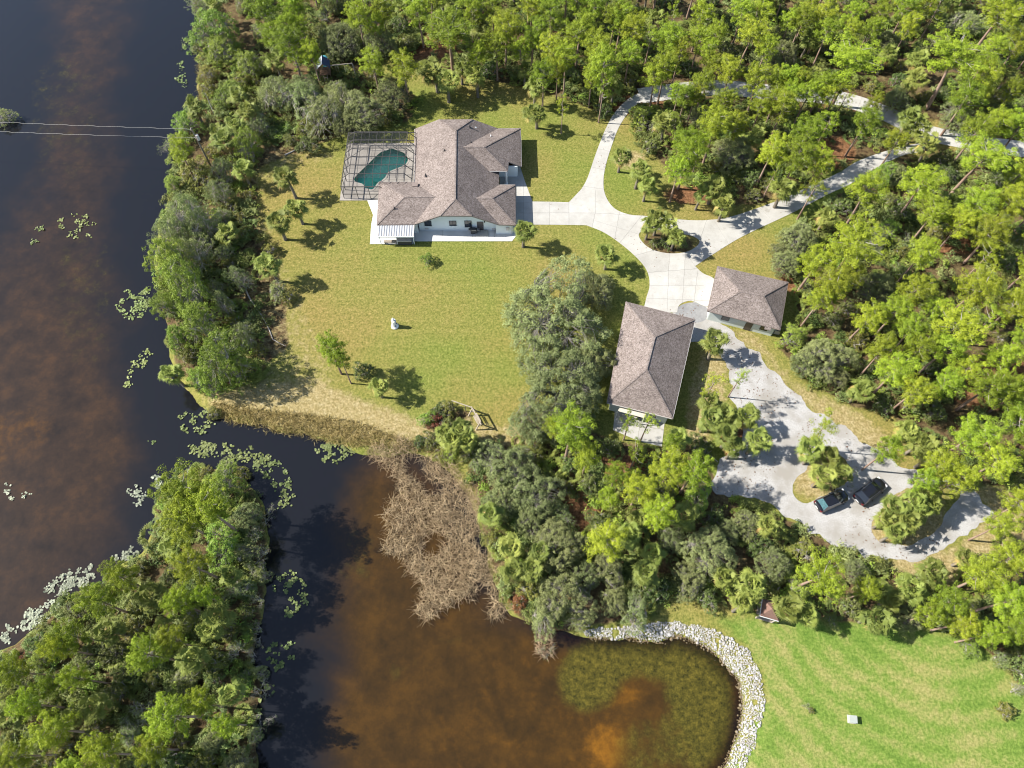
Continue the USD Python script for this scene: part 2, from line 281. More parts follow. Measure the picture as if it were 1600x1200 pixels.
GREEN = [(1010, 930), (1200, 965), (1340, 972), (1430, 978), (1540, 1015), (1640, 1130), (2200, 1700), (900, 1900), (1120, 1235), (1170, 1160), (1200, 1080), (1180, 1010), (1110, 975)]
img_green = canvas([GREEN], 22)
SAND = [([(300, 612), (400, 602), (500, 595), (590, 630), (680, 660), (700, 690), (640, 690), (540, 690), (420, 668), (330, 640)], .75),
        ([(400, 215), (540, 225), (520, 262), (470, 262), (410, 300), (455, 420), (500, 520), (540, 590), (380, 600), (360, 450), (370, 300)], .42),
        ([(1090, 405), (1235, 430), (1250, 455), (1215, 450)], .35), ([(1105, 505), (1180, 520), (1250, 600), (1340, 640), (1420, 700), (1380, 720), (1260, 640), (1190, 560)], .7),
        ([(1380, 880), (1500, 850), (1550, 800), (1480, 745), (1620, 770), (1620, 850), (1530, 890), (1480, 925), (1400, 905)], .75), ([(700, 640), (770, 660), (850, 650), (870, 690), (780, 710), (730, 690)], .6), ell(985, 250, 30, 14), (ell(1280, 745, 44, 40), .8), (ell(1410, 810, 70, 60), .8), (ell(1105, 620, 30, 90, .2), .7)]
img_sand = canvas(SAND, 9)
NEEDLE = [ell(975, 735, 50, 24), ell(905, 800, 40, 40), ell(690, 70, 45, 22), ell(640, 85, 40, 12), ell(990, 165, 60, 14), ell(500, 130, 60, 15), ell(1320, 165, 40, 14), ell(1300, 240, 40, 26), ell(1560, 600, 90, 40), ell(1250, 440, 30, 24), ell(1480, 385, 60, 14), ell(1180, 700, 50, 40), ell(1080, 305, 50, 14)]
img_needle = canvas(NEEDLE, 10)

def axis(a, b, step, far):
    mid = np.arange(a, b + step, step); g = step * 1.35 ** np.arange(1, 40); g = np.cumsum(g); g = g[g < far]
    return np.r_[a - g[::-1], mid, mid[-1] + g]
xs, ys = axis(-150, 150, .6, 2500), axis(-12, 215, .6, 2500)
GX, GY = np.meshgrid(xs, ys)
# signed distance to the water's edge (positive on land)
rx, ry = np.arange(-260, 200, .3), np.arange(-60, 300, .3)
RX, RY = np.meshgrid(rx, ry)
inw = shapely.contains_xy(water_poly, RX, RY)
SD = ndimage.gaussian_filter((ndimage.distance_transform_edt(~inw) - ndimage.distance_transform_edt(inw)) * .3, 1.0)
def sdist(x, y):
    x, y = np.broadcast_arrays(np.atleast_1d(x), np.atleast_1d(y)); return ndimage.map_coordinates(SD, [(y + 60) / .3, (x + 260) / .3], order=1, mode='nearest')
def ground_z(x, y): return np.interp(sdist(x, y), [-30, -7, -2, 0, 1.2, 2.6], [-3.2, -2.4, -1.25, WZ, -.2, 0])
GZ = ground_z(GX, GY)
GZ[shapely.contains_xy(pool_poly.buffer(.75), GX, GY)] = -2.2
far_ = (np.abs(GX) > 260) | (GY < -60) | (GY > 300)
GZ[far_ & (GZ < 0)] = -.9
gv = np.stack([GX, GY, GZ], -1).reshape(-1, 3)
ny, nx = GX.shape
i, j = np.meshgrid(np.arange(ny - 1), np.arange(nx - 1), indexing='ij')
a = (i * nx + j).ravel()
gf = np.vstack([np.c_[a, a + 1, a + nx + 1], np.c_[a, a + nx + 1, a + nx]])

def primvar(prim, name, arr):
    UsdGeom.PrimvarsAPI(prim).CreatePrimvar(name, Sdf.ValueTypeNames.Color3fArray, 'vertex').Set(Vt.Vec3fArray.FromNumpy(np.asarray(arr, np.float32)))

def broken(name, src, noise, lo=.35, hi=.65, amt=.7):
    "nodes and links that roughen a painted border with noise"
    return ({name + 'q': ('math', {'math_type': 'multiply_add', 'value2': amt, 'value3': -amt / 2}), name + 's': ('math', {'math_type': 'add'}), name: ('map_range', {'range_type': 'smoothstep', 'from_min': lo, 'from_max': hi, 'clamp': True})},
            [(noise, name + 'q.value1'), (name + 'q.value', name + 's.value1'), (src, name + 's.value2'), (name + 's.value', name + '.value')])
nodes = {'g': POS, 'A': ('attribute', {'attribute': 'masks'}), 'B': ('attribute', {'attribute': 'masks_b'}), 'sa': ('separate_color', {}), 'sb': ('separate_color', {}),
    'n0': N_(.045, 3), 'n1': N_(.25, 4, .6), 'n2': N_(1.6, 5, .65), 'n3': N_(9, 4, .7), 'n4': N_(.9, 4, .7), 'n5': N_(.11, 5, .62), 'n6': N_(3.2, 4, .8),
    'lawn': ('rgb_ramp', {'ramp': [(.2, (.07, .078, .017)), (.45, (.150, .156, .040)), (.62, (.204, .190, .060)), (.85, (.30, .255, .10))]}),
    'lw': ('rgb_ramp', {'ramp': [(.32, (.78, 1.0, .7)), (.65, (1.2, 1.0, 1.1))]}), 'lm': ('mix_color', {'blend_type': 'multiply', 'fac': 1.0, 'use_clamp_result': False}),
    'lw2': ('wave_texture', {'wave_type': 'bands', 'bands_direction': 'y', 'scale': .16, 'distortion': 1.5, 'detail': 2.0, 'detail_scale': .5}), 'lf3': ('math', {'math_type': 'multiply_add', 'value2': .03}), 'lf': ('math', {'math_type': 'multiply_add', 'value2': .75}), 'lf2': ('math', {'math_type': 'multiply_add', 'value2': .7, 'value3': -.22}),
    'gv': ('vector_math', {'math_type': 'subtract', 'vector2': (52.0, 21.0, 0.0)}), 'wv': ('wave_texture', {'wave_type': 'rings', 'rings_direction': 'z', 'scale': .13, 'distortion': 3.0, 'detail': 3.0, 'detail_scale': .8}),
    'gr': ('rgb_ramp', {'ramp': [(.25, (.072, .140, .020)), (.48, (.130, .195, .036)), (.68, (.225, .225, .075)), (.95, (.32, .265, .12))]}),
    'gf': ('math', {'math_type': 'multiply_add', 'value2': .12}), 'gf1': ('math', {'math_type': 'multiply_add', 'value2': .95, 'value3': -.28}), 'gf2': ('math', {'math_type': 'multiply_add', 'value2': .55}),
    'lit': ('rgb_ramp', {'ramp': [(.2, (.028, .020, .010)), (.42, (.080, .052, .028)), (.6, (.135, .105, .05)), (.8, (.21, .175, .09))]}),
    'nee': ('rgb_ramp', {'ramp': [(.3, (.10, .046, .022)), (.7, (.22, .115, .058))]}),
    'san': ('rgb_ramp', {'ramp': [(.3, (.20, .155, .06)), (.55, (.29, .235, .115)), (.8, (.36, .315, .20))]}),
    'bed': ('rgb_ramp', {'ramp': [(.3, (.10, .065, .015)), (.55, (.24, .125, .025)), (.75, (.36, .20, .05))]}),
    'x1': ('mix_color', {}), 'x2': ('mix_color', {}), 'x3': ('mix_color', {}), 'x4': ('mix_color', {}), 'x5': ('mix_color', {}), 'bu': ('bump', {'strength': .8, 'distance': .12}),
    'sp': ('rgb_ramp', {'ramp': [(.34, (.66, .69, .64)), (.66, (1.3, 1.27, 1.27))]}), 'x6': ('mix_color', {'blend_type': 'multiply', 'fac': 1.0, 'use_clamp_result': False}), 'p': ('principled_bsdf', {'roughness': .95, 'specular_ior_level': .1})}
links = [('A.color', 'sa.color'), ('B.color', 'sb.color'), ('g.position', 'gv.vector1'), ('gv.vector', 'wv.vector')] + [('g.position', n + '.vector') for n in ('n0', 'n1', 'n2', 'n3', 'n4', 'n5', 'n6')]
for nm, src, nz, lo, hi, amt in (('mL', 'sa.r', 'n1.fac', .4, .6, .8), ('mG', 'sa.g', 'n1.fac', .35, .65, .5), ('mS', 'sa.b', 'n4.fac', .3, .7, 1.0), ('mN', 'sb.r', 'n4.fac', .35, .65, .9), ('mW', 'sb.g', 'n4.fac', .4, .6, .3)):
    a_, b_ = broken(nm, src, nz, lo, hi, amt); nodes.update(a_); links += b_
links += [('n3.fac', 'lf2.value1'), ('n2.fac', 'lf.value1'), ('lf2.value', 'lf.value3'), ('g.position', 'lw2.vector'), ('lw2.fac', 'lf3.value1'), ('lf.value', 'lf3.value3'), ('lf3.value', 'lawn.fac'), ('n0.fac', 'lw.fac'), ('lawn.color', 'lm.a'), ('lw.color', 'lm.b'),
    ('wv.fac', 'gf.value1'), ('n5.fac', 'gf1.value1'), ('gf1.value', 'gf2.value3'), ('n2.fac', 'gf2.value1'), ('gf2.value', 'gf.value3'), ('gf.value', 'gr.fac'),
    ('n4.fac', 'lit.fac'), ('n2.fac', 'nee.fac'), ('n2.fac', 'san.fac'), ('n2.fac', 'bed.fac'),
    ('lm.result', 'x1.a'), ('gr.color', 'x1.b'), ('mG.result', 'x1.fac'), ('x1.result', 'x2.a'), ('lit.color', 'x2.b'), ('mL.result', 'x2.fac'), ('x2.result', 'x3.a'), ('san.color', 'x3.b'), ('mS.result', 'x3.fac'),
    ('x3.result', 'x4.a'), ('nee.color', 'x4.b'), ('mN.result', 'x4.fac'), ('x4.result', 'x5.a'), ('bed.color', 'x5.b'), ('mW.result', 'x5.fac'), ('n6.fac', 'sp.fac'), ('x5.result', 'x6.a'), ('sp.color', 'x6.b'), ('x6.result', 'p.base_color'), ('n6.fac', 'bu.height'), ('bu.normal', 'p.normal')]
M['ground'] = mat('ground_cover', nodes, links, 'p.BSDF')
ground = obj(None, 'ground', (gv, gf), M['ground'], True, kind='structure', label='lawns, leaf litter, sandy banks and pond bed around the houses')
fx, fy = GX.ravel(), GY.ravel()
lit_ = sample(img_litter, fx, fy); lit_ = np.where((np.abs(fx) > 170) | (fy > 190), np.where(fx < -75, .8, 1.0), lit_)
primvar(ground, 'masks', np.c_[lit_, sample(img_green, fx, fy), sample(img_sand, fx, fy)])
primvar(ground, 'masks_b', np.c_[sample(img_needle, fx, fy), np.clip(.5 - sdist(fx, fy) / 1.6 - .3, 0, 1), 0 * fx])

# ------------------------------------------------------------------ water: murky, tannin brown where shallow, nearly black where deep
wx, wy = np.arange(-190, 75, .8), np.arange(-20, 270, .8)
WX, WY = np.meshgrid(wx, wy); wsd = sdist(WX, WY)
BROWN = [([(95, -700), (85, 100), (55, 300), (-40, 420), (-200, 700), (-300, 1200), (120, 960), (205, 830), (215, 700), (195, 600), (180, 480), (172, 330), (182, 180), (200, 0), (215, -700)], .72),
         ([(-40, 640), (60, 560), (150, 600), (190, 700), (60, 740), (-60, 760)], 1.0),
         ([(555, 720), (600, 760), (620, 850), (680, 920), (800, 975), (900, 1000), (1060, 1002), (1130, 1035), (1160, 1100), (1140, 1180), (1100, 1500), (400, 1500), (420, 1200), (425, 1100), (430, 1000), (450, 900), (500, 800)], .18), [(555, 720), (600, 700), (660, 700), (760, 960), (900, 1000), (1060, 1002), (1130, 1035), (1160, 1100), (1140, 1180), (1100, 1500), (540, 1500), (530, 1200), (545, 1000), (560, 880), (540, 800)]]
ORANGE = [([(740, 985), (870, 1010), (890, 1100), (960, 1090), (990, 1150), (960, 1300), (700, 1300), (600, 1200), (720, 1090)], .22), (ell(955, 1170, 28, 34), .95), (ell(985, 1085, 26, 22), .75), (ell(945, 1030, 60, 14), .35), (ell(1100, 1010, 60, 12), .6), (ell(1150, 1080, 14, 60), .6), ([(-60, 650), (70, 620), (110, 680), (30, 730), (-80, 760)], .3)]
WEED = [(ell(925, 1055, 50, 62, .4), .9), (ell(1030, 1030, 120, 34, .1), .95), (ell(1095, 1110, 55, 100), .85), (ell(1010, 1180, 60, 60), .5), (ell(630, 1045, 45, 16, -.4), .5), (ell(700, 1000, 40, 16), .4), (ell(100, 180, 70, 120), .3), (ell(130, 470, 60, 120), .3), (ell(560, 870, 40, 60), .35)]
mk = np.c_[sample(canvas(BROWN, 42), WX.ravel(), WY.ravel(), WZ), sample(canvas(ORANGE, 16), WX.ravel(), WY.ravel(), WZ), sample(canvas(WEED, 14), WX.ravel(), WY.ravel(), WZ)]
ny, nx = WX.shape
i, j = np.meshgrid(np.arange(ny - 1), np.arange(nx - 1), indexing='ij'); a = (i * nx + j).ravel()
near = (wsd < 2.5).ravel(); keep = near[a] | near[a + nx + 1]; a = a[keep]
wf = np.vstack([np.c_[a, a + 1, a + nx + 1], np.c_[a, a + nx + 1, a + nx]])
used = np.unique(wf); remap = np.full(nx * ny, -1); remap[used] = np.arange(len(used))
wv_ = np.c_[WX.ravel(), WY.ravel(), np.full(nx * ny, WZ)][used]
nodes = {'g': POS, 'A': ('attribute', {'attribute': 'murk'}), 'D': ('attribute', {'attribute': 'shallow'}), 'sa': ('separate_color', {}), 'sd': ('separate_color', {}),
    'n1': N_(.12, 4, .6), 'n2': N_(.6, 5, .65), 'n3': N_(2.2, 5, .7), 'n4': N_(.25, 8, .74), 'sq': ('vector_math', {'math_type': 'multiply', 'vector2': (1.0, .45, 1.0)}), 'nr': N_(1.6, 3, .55),
    'br': ('rgb_ramp', {'ramp': [(.25, (.010, .0075, .0055)), (.5, (.027, .0165, .0095)), (.75, (.056, .029, .012))]}), 'bp': ('rgb_ramp', {'ramp': [(.25, (.016, .0105, .003)), (.5, (.038, .020, .004)), (.75, (.070, .034, .005))]}), 'xb': ('mix_color', {}),
    'orr': ('rgb_ramp', {'ramp': [(.3, (.055, .026, .004)), (.7, (.17, .072, .006))]}),
    'we': ('rgb_ramp', {'ramp': [(.3, (.016, .016, .003)), (.5, (.055, .047, .007)), (.75, (.12, .095, .014))]}),
    'x1': ('mix_color', {'a': (.0078, .0082, .0100)}), 'x2': ('mix_color', {}), 'x3': ('mix_color', {}), 'd': ('diffuse_bsdf', {}), 't': ('transparent_bsdf', {'color': (.72, .42, .13)}), 'xt': ('mix_closure', {}),
    'fr': ('fresnel', {'IOR': 1.42}), 'gl': ('glossy_bsdf', {'color': (.95, .97, 1), 'roughness': .07}), 'xg': ('mix_closure', {}), 'bu': ('bump', {'strength': .10, 'distance': .05})}
links = [('A.color', 'sa.color'), ('D.color', 'sd.color'), ('g.position', 'n1.vector'), ('g.position', 'n2.vector'), ('g.position', 'n3.vector'), ('g.position', 'n4.vector'), ('g.position', 'sq.vector1'), ('sq.vector', 'nr.vector')]
for nm, src, nz, lo, hi, amt in (('mB', 'sa.r', 'n1.fac', .15, .85, .8), ('mO', 'sa.g', 'n2.fac', .15, .9, .7), ('mE', 'sa.b', 'n2.fac', .25, .8, .8), ('mT', 'sd.r', 'n2.fac', .1, .9, .2)):
    a_, b_ = broken(nm, src, nz, lo, hi, amt); nodes.update(a_); links += b_
links += [('n4.fac', 'br.fac'), ('n2.fac', 'orr.fac'), ('n3.fac', 'we.fac'), ('mB.result', 'x1.fac'), ('br.color', 'xb.a'), ('n4.fac', 'bp.fac'), ('bp.color', 'xb.b'), ('sd.g', 'xb.fac'), ('xb.result', 'x1.b'), ('x1.result', 'x2.a'), ('orr.color', 'x2.b'), ('mO.result', 'x2.fac'), ('x2.result', 'x3.a'), ('we.color', 'x3.b'), ('mE.result', 'x3.fac'),
    ('x3.result', 'd.color'), ('d.BSDF', 'xt.closure1'), ('t.BSDF', 'xt.closure2'), ('mT.result', 'xt.fac'), ('nr.fac', 'bu.height'), ('bu.normal', 'gl.normal'), ('bu.normal', 'fr.normal'), ('fr.fac', 'xg.fac'), ('xt.closure', 'xg.closure1'), ('gl.BSDF', 'xg.closure2')]
links = [l for l in links if l[1] != 'fr.normal']
M['water'] = mat('dark_water', nodes, links, 'xg.closure')
water = obj(None, 'water', (wv_, remap[wf]), M['water'], True, kind='structure', label='dark brown canal and pond water')
primvar(water, 'murk', mk[used])
pond = sample(canvas([[(860, 960), (1060, 960), (1240, 1010), (1260, 1300), (1060, 1300), (1090, 1180), (1110, 1060), (1000, 1020), (860, 1020)]], 10), WX.ravel(), WY.ravel(), WZ)
sh = np.clip(1 + wsd.ravel() / 3.2, 0, 1) * (.35 + .65 * pond) * .8
pondm = sample(canvas([[(480, 690), (1300, 960), (1300, 1500), (330, 1500), (420, 900)]], 30), WX.ravel(), WY.ravel(), WZ)
primvar(water, 'shallow', np.c_[sh, pondm, sh][used])

# ------------------------------------------------------------------ driveway, walks, gravel
def PX(pts, z=0.0): return Polygon(Us(pts, z)).buffer(0)
GAP = .03
def cutlines(poly, lines):
    cut = unary_union([LineString(l).buffer(GAP / 2, cap_style='flat') for l in lines])
    r = poly.difference(cut)
    return [g for g in getattr(r, 'geoms', [r]) if g.area > .15]
def arc_lines(mid, every, half):
    "joints across a curving lane"
    L = LineString(mid); out = []
    for d in np.arange(every / 2, L.length, every):
        p, q = np.array(L.interpolate(d).coords[0]), np.array(L.interpolate(d + .2).coords[0])
        t = (q - p) / (np.linalg.norm(q - p) + 1e-9); n = np.array([-t[1], t[0]])
        out.append([p - n * half, p + n * half])
    return out
north_l = spline(Us([(1010, 142), (985, 152), (962, 174), (947, 200), (931, 240), (918, 278), (908, 296)]), 6)
north_r = spline(Us([(1010, 156), (988, 169), (968, 197), (955, 230), (945, 265), (943, 292), (949, 312), (962, 327), (982, 335), (1003, 337)]), 6)
core = np.array(Us([(900, 330), (1020, 345), (1020, 372), (930, 352)]))
east_t = spline(Us([(1003, 337), (1060, 343), (1104, 344), (1148, 337), (1219, 312), (1265, 291), (1310, 270), (1340, 252), (1378, 238), (1414, 228), (1450, 222)]), 6)
east_b = spline(Us([(1086, 416), (1110, 400), (1161, 369), (1235, 334), (1293, 304), (1330, 287), (1370, 262), (1414, 242), (1450, 238)]), 6)
south_l = spline(Us([(916, 352), (945, 364), (975, 385), (1000, 408), (1012, 426), (1015, 446), (1010, 465), (1004, 490)]), 6)
south_r = spline(Us([(1058, 488), (1062, 476), (1080, 470), (1108, 478), (1118, 440), (1098, 427), (1086, 416)]), 4)
main = Polygon(list(map(tuple, north_l)) + Us([(889, 316), (832, 315), (832, 351), (916, 352)]) + list(map(tuple, south_l)) + list(map(tuple, south_r)) + list(map(tuple, east_b)) + list(map(tuple, east_t[::-1])) + list(map(tuple, north_r[::-1]))).buffer(0)
island = Polygon(spline(Us([(998, 367), (1006, 381), (1022, 391), (1046, 396), (1071, 394), (1087, 386), (1093, 377), (1082, 369), (1058, 364), (1030, 359), (1008, 359)]), 5, True)).buffer(0)
road_mid = spline(Us([(1000, 150), (1050, 143), (1100, 138), (1143, 138), (1190, 143), (1250, 147), (1320, 156), (1385, 178), (1441, 205), (1520, 222), (1600, 233), (1760, 245), (2100, 275)]), 6)
road = LineString(road_mid).buffer(1.9, cap_style='flat')
apron = PX([(806, 282), (820, 283), (832, 315), (832, 351), (806, 351)])
path = PX([(790, 256), (812, 258), (820, 283), (806, 282), (806, 292), (781, 292), (781, 270)])
joints = []
joints += arc_lines(spline(Us([(1000, 150), (975, 172), (957, 200), (943, 235), (931, 272), (926, 297)]), 6), 4.3, 2.6)
joints += arc_lines(spline(Us([(1110, 372), (1170, 352), (1227, 322), (1290, 289), (1340, 265), (1414, 235)]), 6), 4.3, 3.2)
joints += [[U(859, 316), U(859, 352)], [U(889, 314), U(889, 352)], [U(832, 333), U(930, 333)], [U(930, 298), U(930, 333)], [U(930, 333), U(925, 356)], [U(930, 333), U(1003, 337)], [U(968, 331), U(960, 376)], [U(1003, 337), U(968, 380)], [U(930, 345), U(998, 366)],
           [U(1060, 343), U(1058, 364)], [U(1104, 344), U(1093, 377)], [U(990, 400), U(1022, 391)], [U(1012, 426), U(1090, 420)], [U(1015, 446), U(1100, 446)], [U(1010, 466), U(1110, 470)], [U(1046, 396), U(1042, 490)], [U(1071, 394), U(1066, 476)], [U(1090, 424), U(1084, 474)], [U(1071, 394), U(1086, 416)]]
tag(obj(None, 'driveway_base', sheet(unary_union([main.difference(island), road, apron, path]), .008), M['joint']), 'earth showing in the joints under the concrete drive', kind='structure')
drive = thing('driveway', 'pale concrete driveway of jointed slabs that loops round the planted island', None); tag(drive, kind='structure')
for g in cutlines(main.difference(island).difference(road), joints):
    obj(drive, 'slab', slab(g, -.05, .035 + random.Random(int(g.area * 1000)).uniform(0, .004)), M['concrete'])
rdj = arc_lines(road_mid, 4.6, 3)
rd = thing('access_road', 'narrow pale concrete road running through the pine wood behind', None); tag(rd, kind='structure')
for g in cutlines(road, rdj): obj(rd, 'slab', slab(g, -.05, .034), M['concrete'])
ap = thing('garage_apron', 'shaded concrete apron and entrance walk along the house front', None); tag(ap, kind='structure')
for g in cutlines(apron.difference(main), [[U(806, 316), U(832, 316)], [U(818, 280), U(818, 352)], [U(800, 333), U(832, 333)]]) + cutlines(path, [[U(780, 275), U(822, 275)]]):
    obj(ap, 'slab', slab(g, -.05, .04), M['concrete'])
walk = thing('patio_walk', 'bright white concrete walk round the south side of the house', None); tag(walk, kind='structure')
wk = PX([(573, 311), (594, 311), (594, 351), (650, 352), (806, 352), (807, 368), (800, 377), (646, 377), (646, 381.5), (578, 381.5), (580, 352), (583, 336)])
for g in cutlines(wk, [[U(570, 351), U(650, 351)], [U(646, 340), U(646, 390)]] + [[U(x, 340), U(x, 390)] for x in (692, 738, 772)] + [[U(570, 331), U(600, 331)]]):
    obj(walk, 'slab', slab(g, -.05, .045), M['white_conc'])

GRAVEL = [(1052, 492), (1061, 478), (1085, 473), (1108, 480), (1112, 497), (1135, 512), (1165, 536), (1202, 572), (1232, 607), (1270, 640), (1310, 665), (1360, 697), (1405, 722), (1440, 735), (1475, 745), (1515, 765), (1548, 792), (1535, 815), (1500, 842), (1462, 866), (1425, 880), (1385, 880), (1335, 862), (1290, 845), (1235, 808), (1180, 776), (1120, 772), (1122, 735), (1135, 712), (1165, 690), (1150, 640), (1140, 600), (1128, 560), (1105, 535), (1070, 530), (1048, 520)]
gholes = [spline(Us([(1262, 730), (1240, 760), (1252, 782), (1275, 778), (1310, 765), (1330, 745), (1318, 715), (1290, 705)]), 4, True), spline(Us([(1372, 800), (1362, 825), (1378, 845), (1410, 850), (1450, 838), (1480, 800), (1500, 770), (1480, 752), (1430, 762), (1400, 772)]), 4, True)]
grav = rough(Polygon(spline(Us(GRAVEL), 4, True)).buffer(0), 1.0, .6, 5).difference(unary_union([rough(Polygon(h).buffer(0), .5, .6, 6) for h in gholes])).difference(main.buffer(.02))
obj(None, 'gravel_yard', sheet(grav, .012), M['gravel'], kind='structure', label='pale crushed shell drive and turning loop')
asph = Polygon(spline(Us([(1056, 495), (1060, 480), (1072, 474), (1088, 473), (1102, 478), (1106, 492), (1098, 502), (1075, 504)]), 5, True)).buffer(0).difference(main.buffer(.02))
obj(None, 'paved_patch', sheet(asph, .018), M['asphalt'], kind='structure', label='grey paved patch between the concrete drive and the gravel')

# ------------------------------------------------------------------ the house
def plate(pts, th=.16):
    p = np.asarray(pts, float); n = len(p)
    v = np.vstack([p, p - [0, 0, th]])
    c = p[:, :2]; area = np.sum(c[:, 0] * np.roll(c[:, 1], -1) - np.roll(c[:, 0], -1) * c[:, 1])
    if area < 0: p = p[::-1]; v = np.vstack([p, p - [0, 0, th]])
    tri = trimesh.creation.triangulate_polygon(Polygon(p[:, :2]), engine='earcut')[1] if n > 4 else np.array([[0, k, k + 1] for k in range(1, n - 1)])
    q = p[:, :2][tri]; ar = np.cross(q[:, 1] - q[:, 0], q[:, 2] - q[:, 0]); tri[ar < 0] = tri[ar < 0][:, ::-1]
    f = [tuple(t) for t in tri] + [tuple(t[::-1] + n) for t in tri]
    for k in range(n):
        m = (k + 1) % n; f += [(k, n + k, n + m), (k, n + m, m)]
    return v, np.array(f)
def wall_run(parent, a, b, z0, z1, th=.2, m=None, name='wall'):
    a, b = np.array(a), np.array(b); d = b - a; L = np.linalg.norm(d); c = (a + b) / 2
    return obj(parent, name, box((c[0], c[1], (z0 + z1) / 2), (L, th, z1 - z0), math.atan2(d[1], d[0])), m or M['wall'])
H = thing('house', 'long low house with brown hipped shingle roof beside the screened pool', 'house', (0, 0, 0))
W_N, W_S, E_N, E_S = (-16.2, 91.5, 3.0), (-15.0, 71.4, 3.0), (-2.3, 91.6, 3.0), (-2.0, 71.35, 3.0)
R_N, R_S = (-9.0, 87.7, 6.25), (-8.6, 73.5, 6.25)
C_NW, C_NE, C_SW, C_SE = (-12.0, 91.5, 5.0), (-6.5, 91.55, 5.0), (-10.9, 71.38, 5.0), (-6.05, 71.35, 5.0)
s1, s2, s3, s4 = (-15.5, 79.9, 3.0), (-11.85, 75.3, 4.7), (-16.6, 75.3, 4.7), (-21.1, 79.9, 3.0)
s5 = (-20.75, 71.3, 3.0)
e1, e2, e3, e4, e5, e6 = (-1.98, 79.3, 3.0), (-5.5, 75.05, 4.68), (-3.1, 75.05, 4.68), (.5, 79.3, 3.0), (.58, 71.25, 3.0), (-1.0, 71.3, 3.0)
n1, n2, n3, n4, n5, n6 = (-7.75, 84.7, 5.65), (-4.45, 84.7, 5.65), (1.4, 91.7, 2.95), (1.55, 83.3, 2.95), (-.55, 83.5, 3.75), (-.7, 81.5, 3.75)
n7 = (-3.6, 81.5, 3.75)
def lower(p, dz=.6):
    t = (ALT - p[2] + dz) / (ALT - p[2]); return (p[0] * t, p[1] * t, p[2] - dz)
W_N, W_S, E_N, E_S, R_N, R_S, C_NW, C_NE, C_SW, C_SE, s1, s2, s3, s4, s5, e1, e2, e3, e4, e5, e6, n1, n2, n3, n4, n5, n6, n7, E_M, E_K = map(lower, (W_N, W_S, E_N, E_S, R_N, R_S, C_NW, C_NE, C_SW, C_SE, s1, s2, s3, s4, s5, e1, e2, e3, e4, e5, e6, n1, n2, n3, n4, n5, n6, n7, (-2.05, 83.5, 3.0), (-2.05, 81.0, 3.0)))
planes = [[W_N, s1, s2, W_S, C_SW, R_S, R_N, C_NW], [R_N, R_S, C_SE, E_S, e2, e1, E_M, n7, n1, E_N, C_NE], [R_N, C_NW, C_NE], [R_S, C_SE, C_SW],
          [s1, s4, s3, s2], [s4, s5, s3], [s5, W_S, s2, s3], [e1, e2, e3, e4], [e4, e3, e5], [e5, e3, e2, E_S], [E_N, n1, n2, n3], [n3, n2, n6, n5, n4], [n6, n2, n1, n7]]
main_east = planes.pop(1)
roof = obj(H, 'roof', cat([plate(p) for p in planes] + [plate([R_N, R_S, C_SE, E_S, E_K, E_N, C_NE])]), M['shingle'])
def caps(parent, segs, r=.11):
    return obj(parent, 'ridge_cap', cat([beam(np.array(a) + [0, 0, .012], np.array(b) + [0, 0, .012], r * 2.4, .03) for a, b in segs]), M['shingle'])
caps(roof, [(R_N, R_S), (s2, s3), (s3, s4), (s3, s5), (e2, e3), (e3, e4), (e3, e5), (n1, n2), (n2, n3), (n2, n6), (R_S, C_SW), (R_S, C_SE), (R_N, C_NW), (R_N, C_NE)])
def edge(name, segs, m, dz=-.13, w=.10, h=.2):
    obj(H, name, cat([beam(np.array(a) + [0, 0, dz], np.array(b) + [0, 0, dz], w, h) for a, b in segs]), m)
edge('fascia', [(W_S, C_SW), (C_SW, C_SE), (C_SE, E_S), (E_S, e5), (e5, e4), (s5, W_S), (s4, s5), (n4, n5), (n5, n6)], M['fascia'])
edge('gutter', [(W_N, s1), (s1, s4), (n3, n4), (e4, e1), (n6, n7), (E_N, n3)], M['gutter'], dz=-.1, w=.13, h=.13)
for k, (a, b) in enumerate([(W_S, C_SW), (C_SE, E_S)]):
    obj(H, 'soffit', plate([np.array(a) - [0, 0, .2], np.array(b) - [0, 0, .2], np.array(b) + [0, 1.2, -.2], np.array(a) + [0, 1.2, -.2]][::1], .03), M['trim'])
for a, b, dz in [((-13.7, 80.2), 0, 0), ((-18.2, 73.6), 0, 0), ((-6.9, 89.6), 0, 0), ((-3.5, 88.6), 0, 0), ((-6.6, 86.3), 0, 0), ((-10.8, 84.2), 0, 0)]:
    z = {-13.7: 4.15, -18.2: 4.0, -6.9: 5.3, -3.5: 4.15, -6.6: 5.0, -10.8: 5.4}[a[0]] - .6; a = (a[0], a[1] + .5)
    obj(H, 'vent_pipe', cat([tube([(a[0], a[1], z - .25), (a[0], a[1], z + .38)], .09, 8, True), tube([(a[0], a[1], z - .1), (a[0], a[1], z - .05)], .2, 8, True)]), M['dark' if a[0] != -3.5 else 'trim'])
sk = obj(H, 'roof_vent', box((-15.4, 79.3, 2.84), (.75, .7, .45)), M['dark']); obj(sk, 'vent_cap', box((-15.4, 79.3, 3.09), (.9, .85, .05)), M['fascia'])
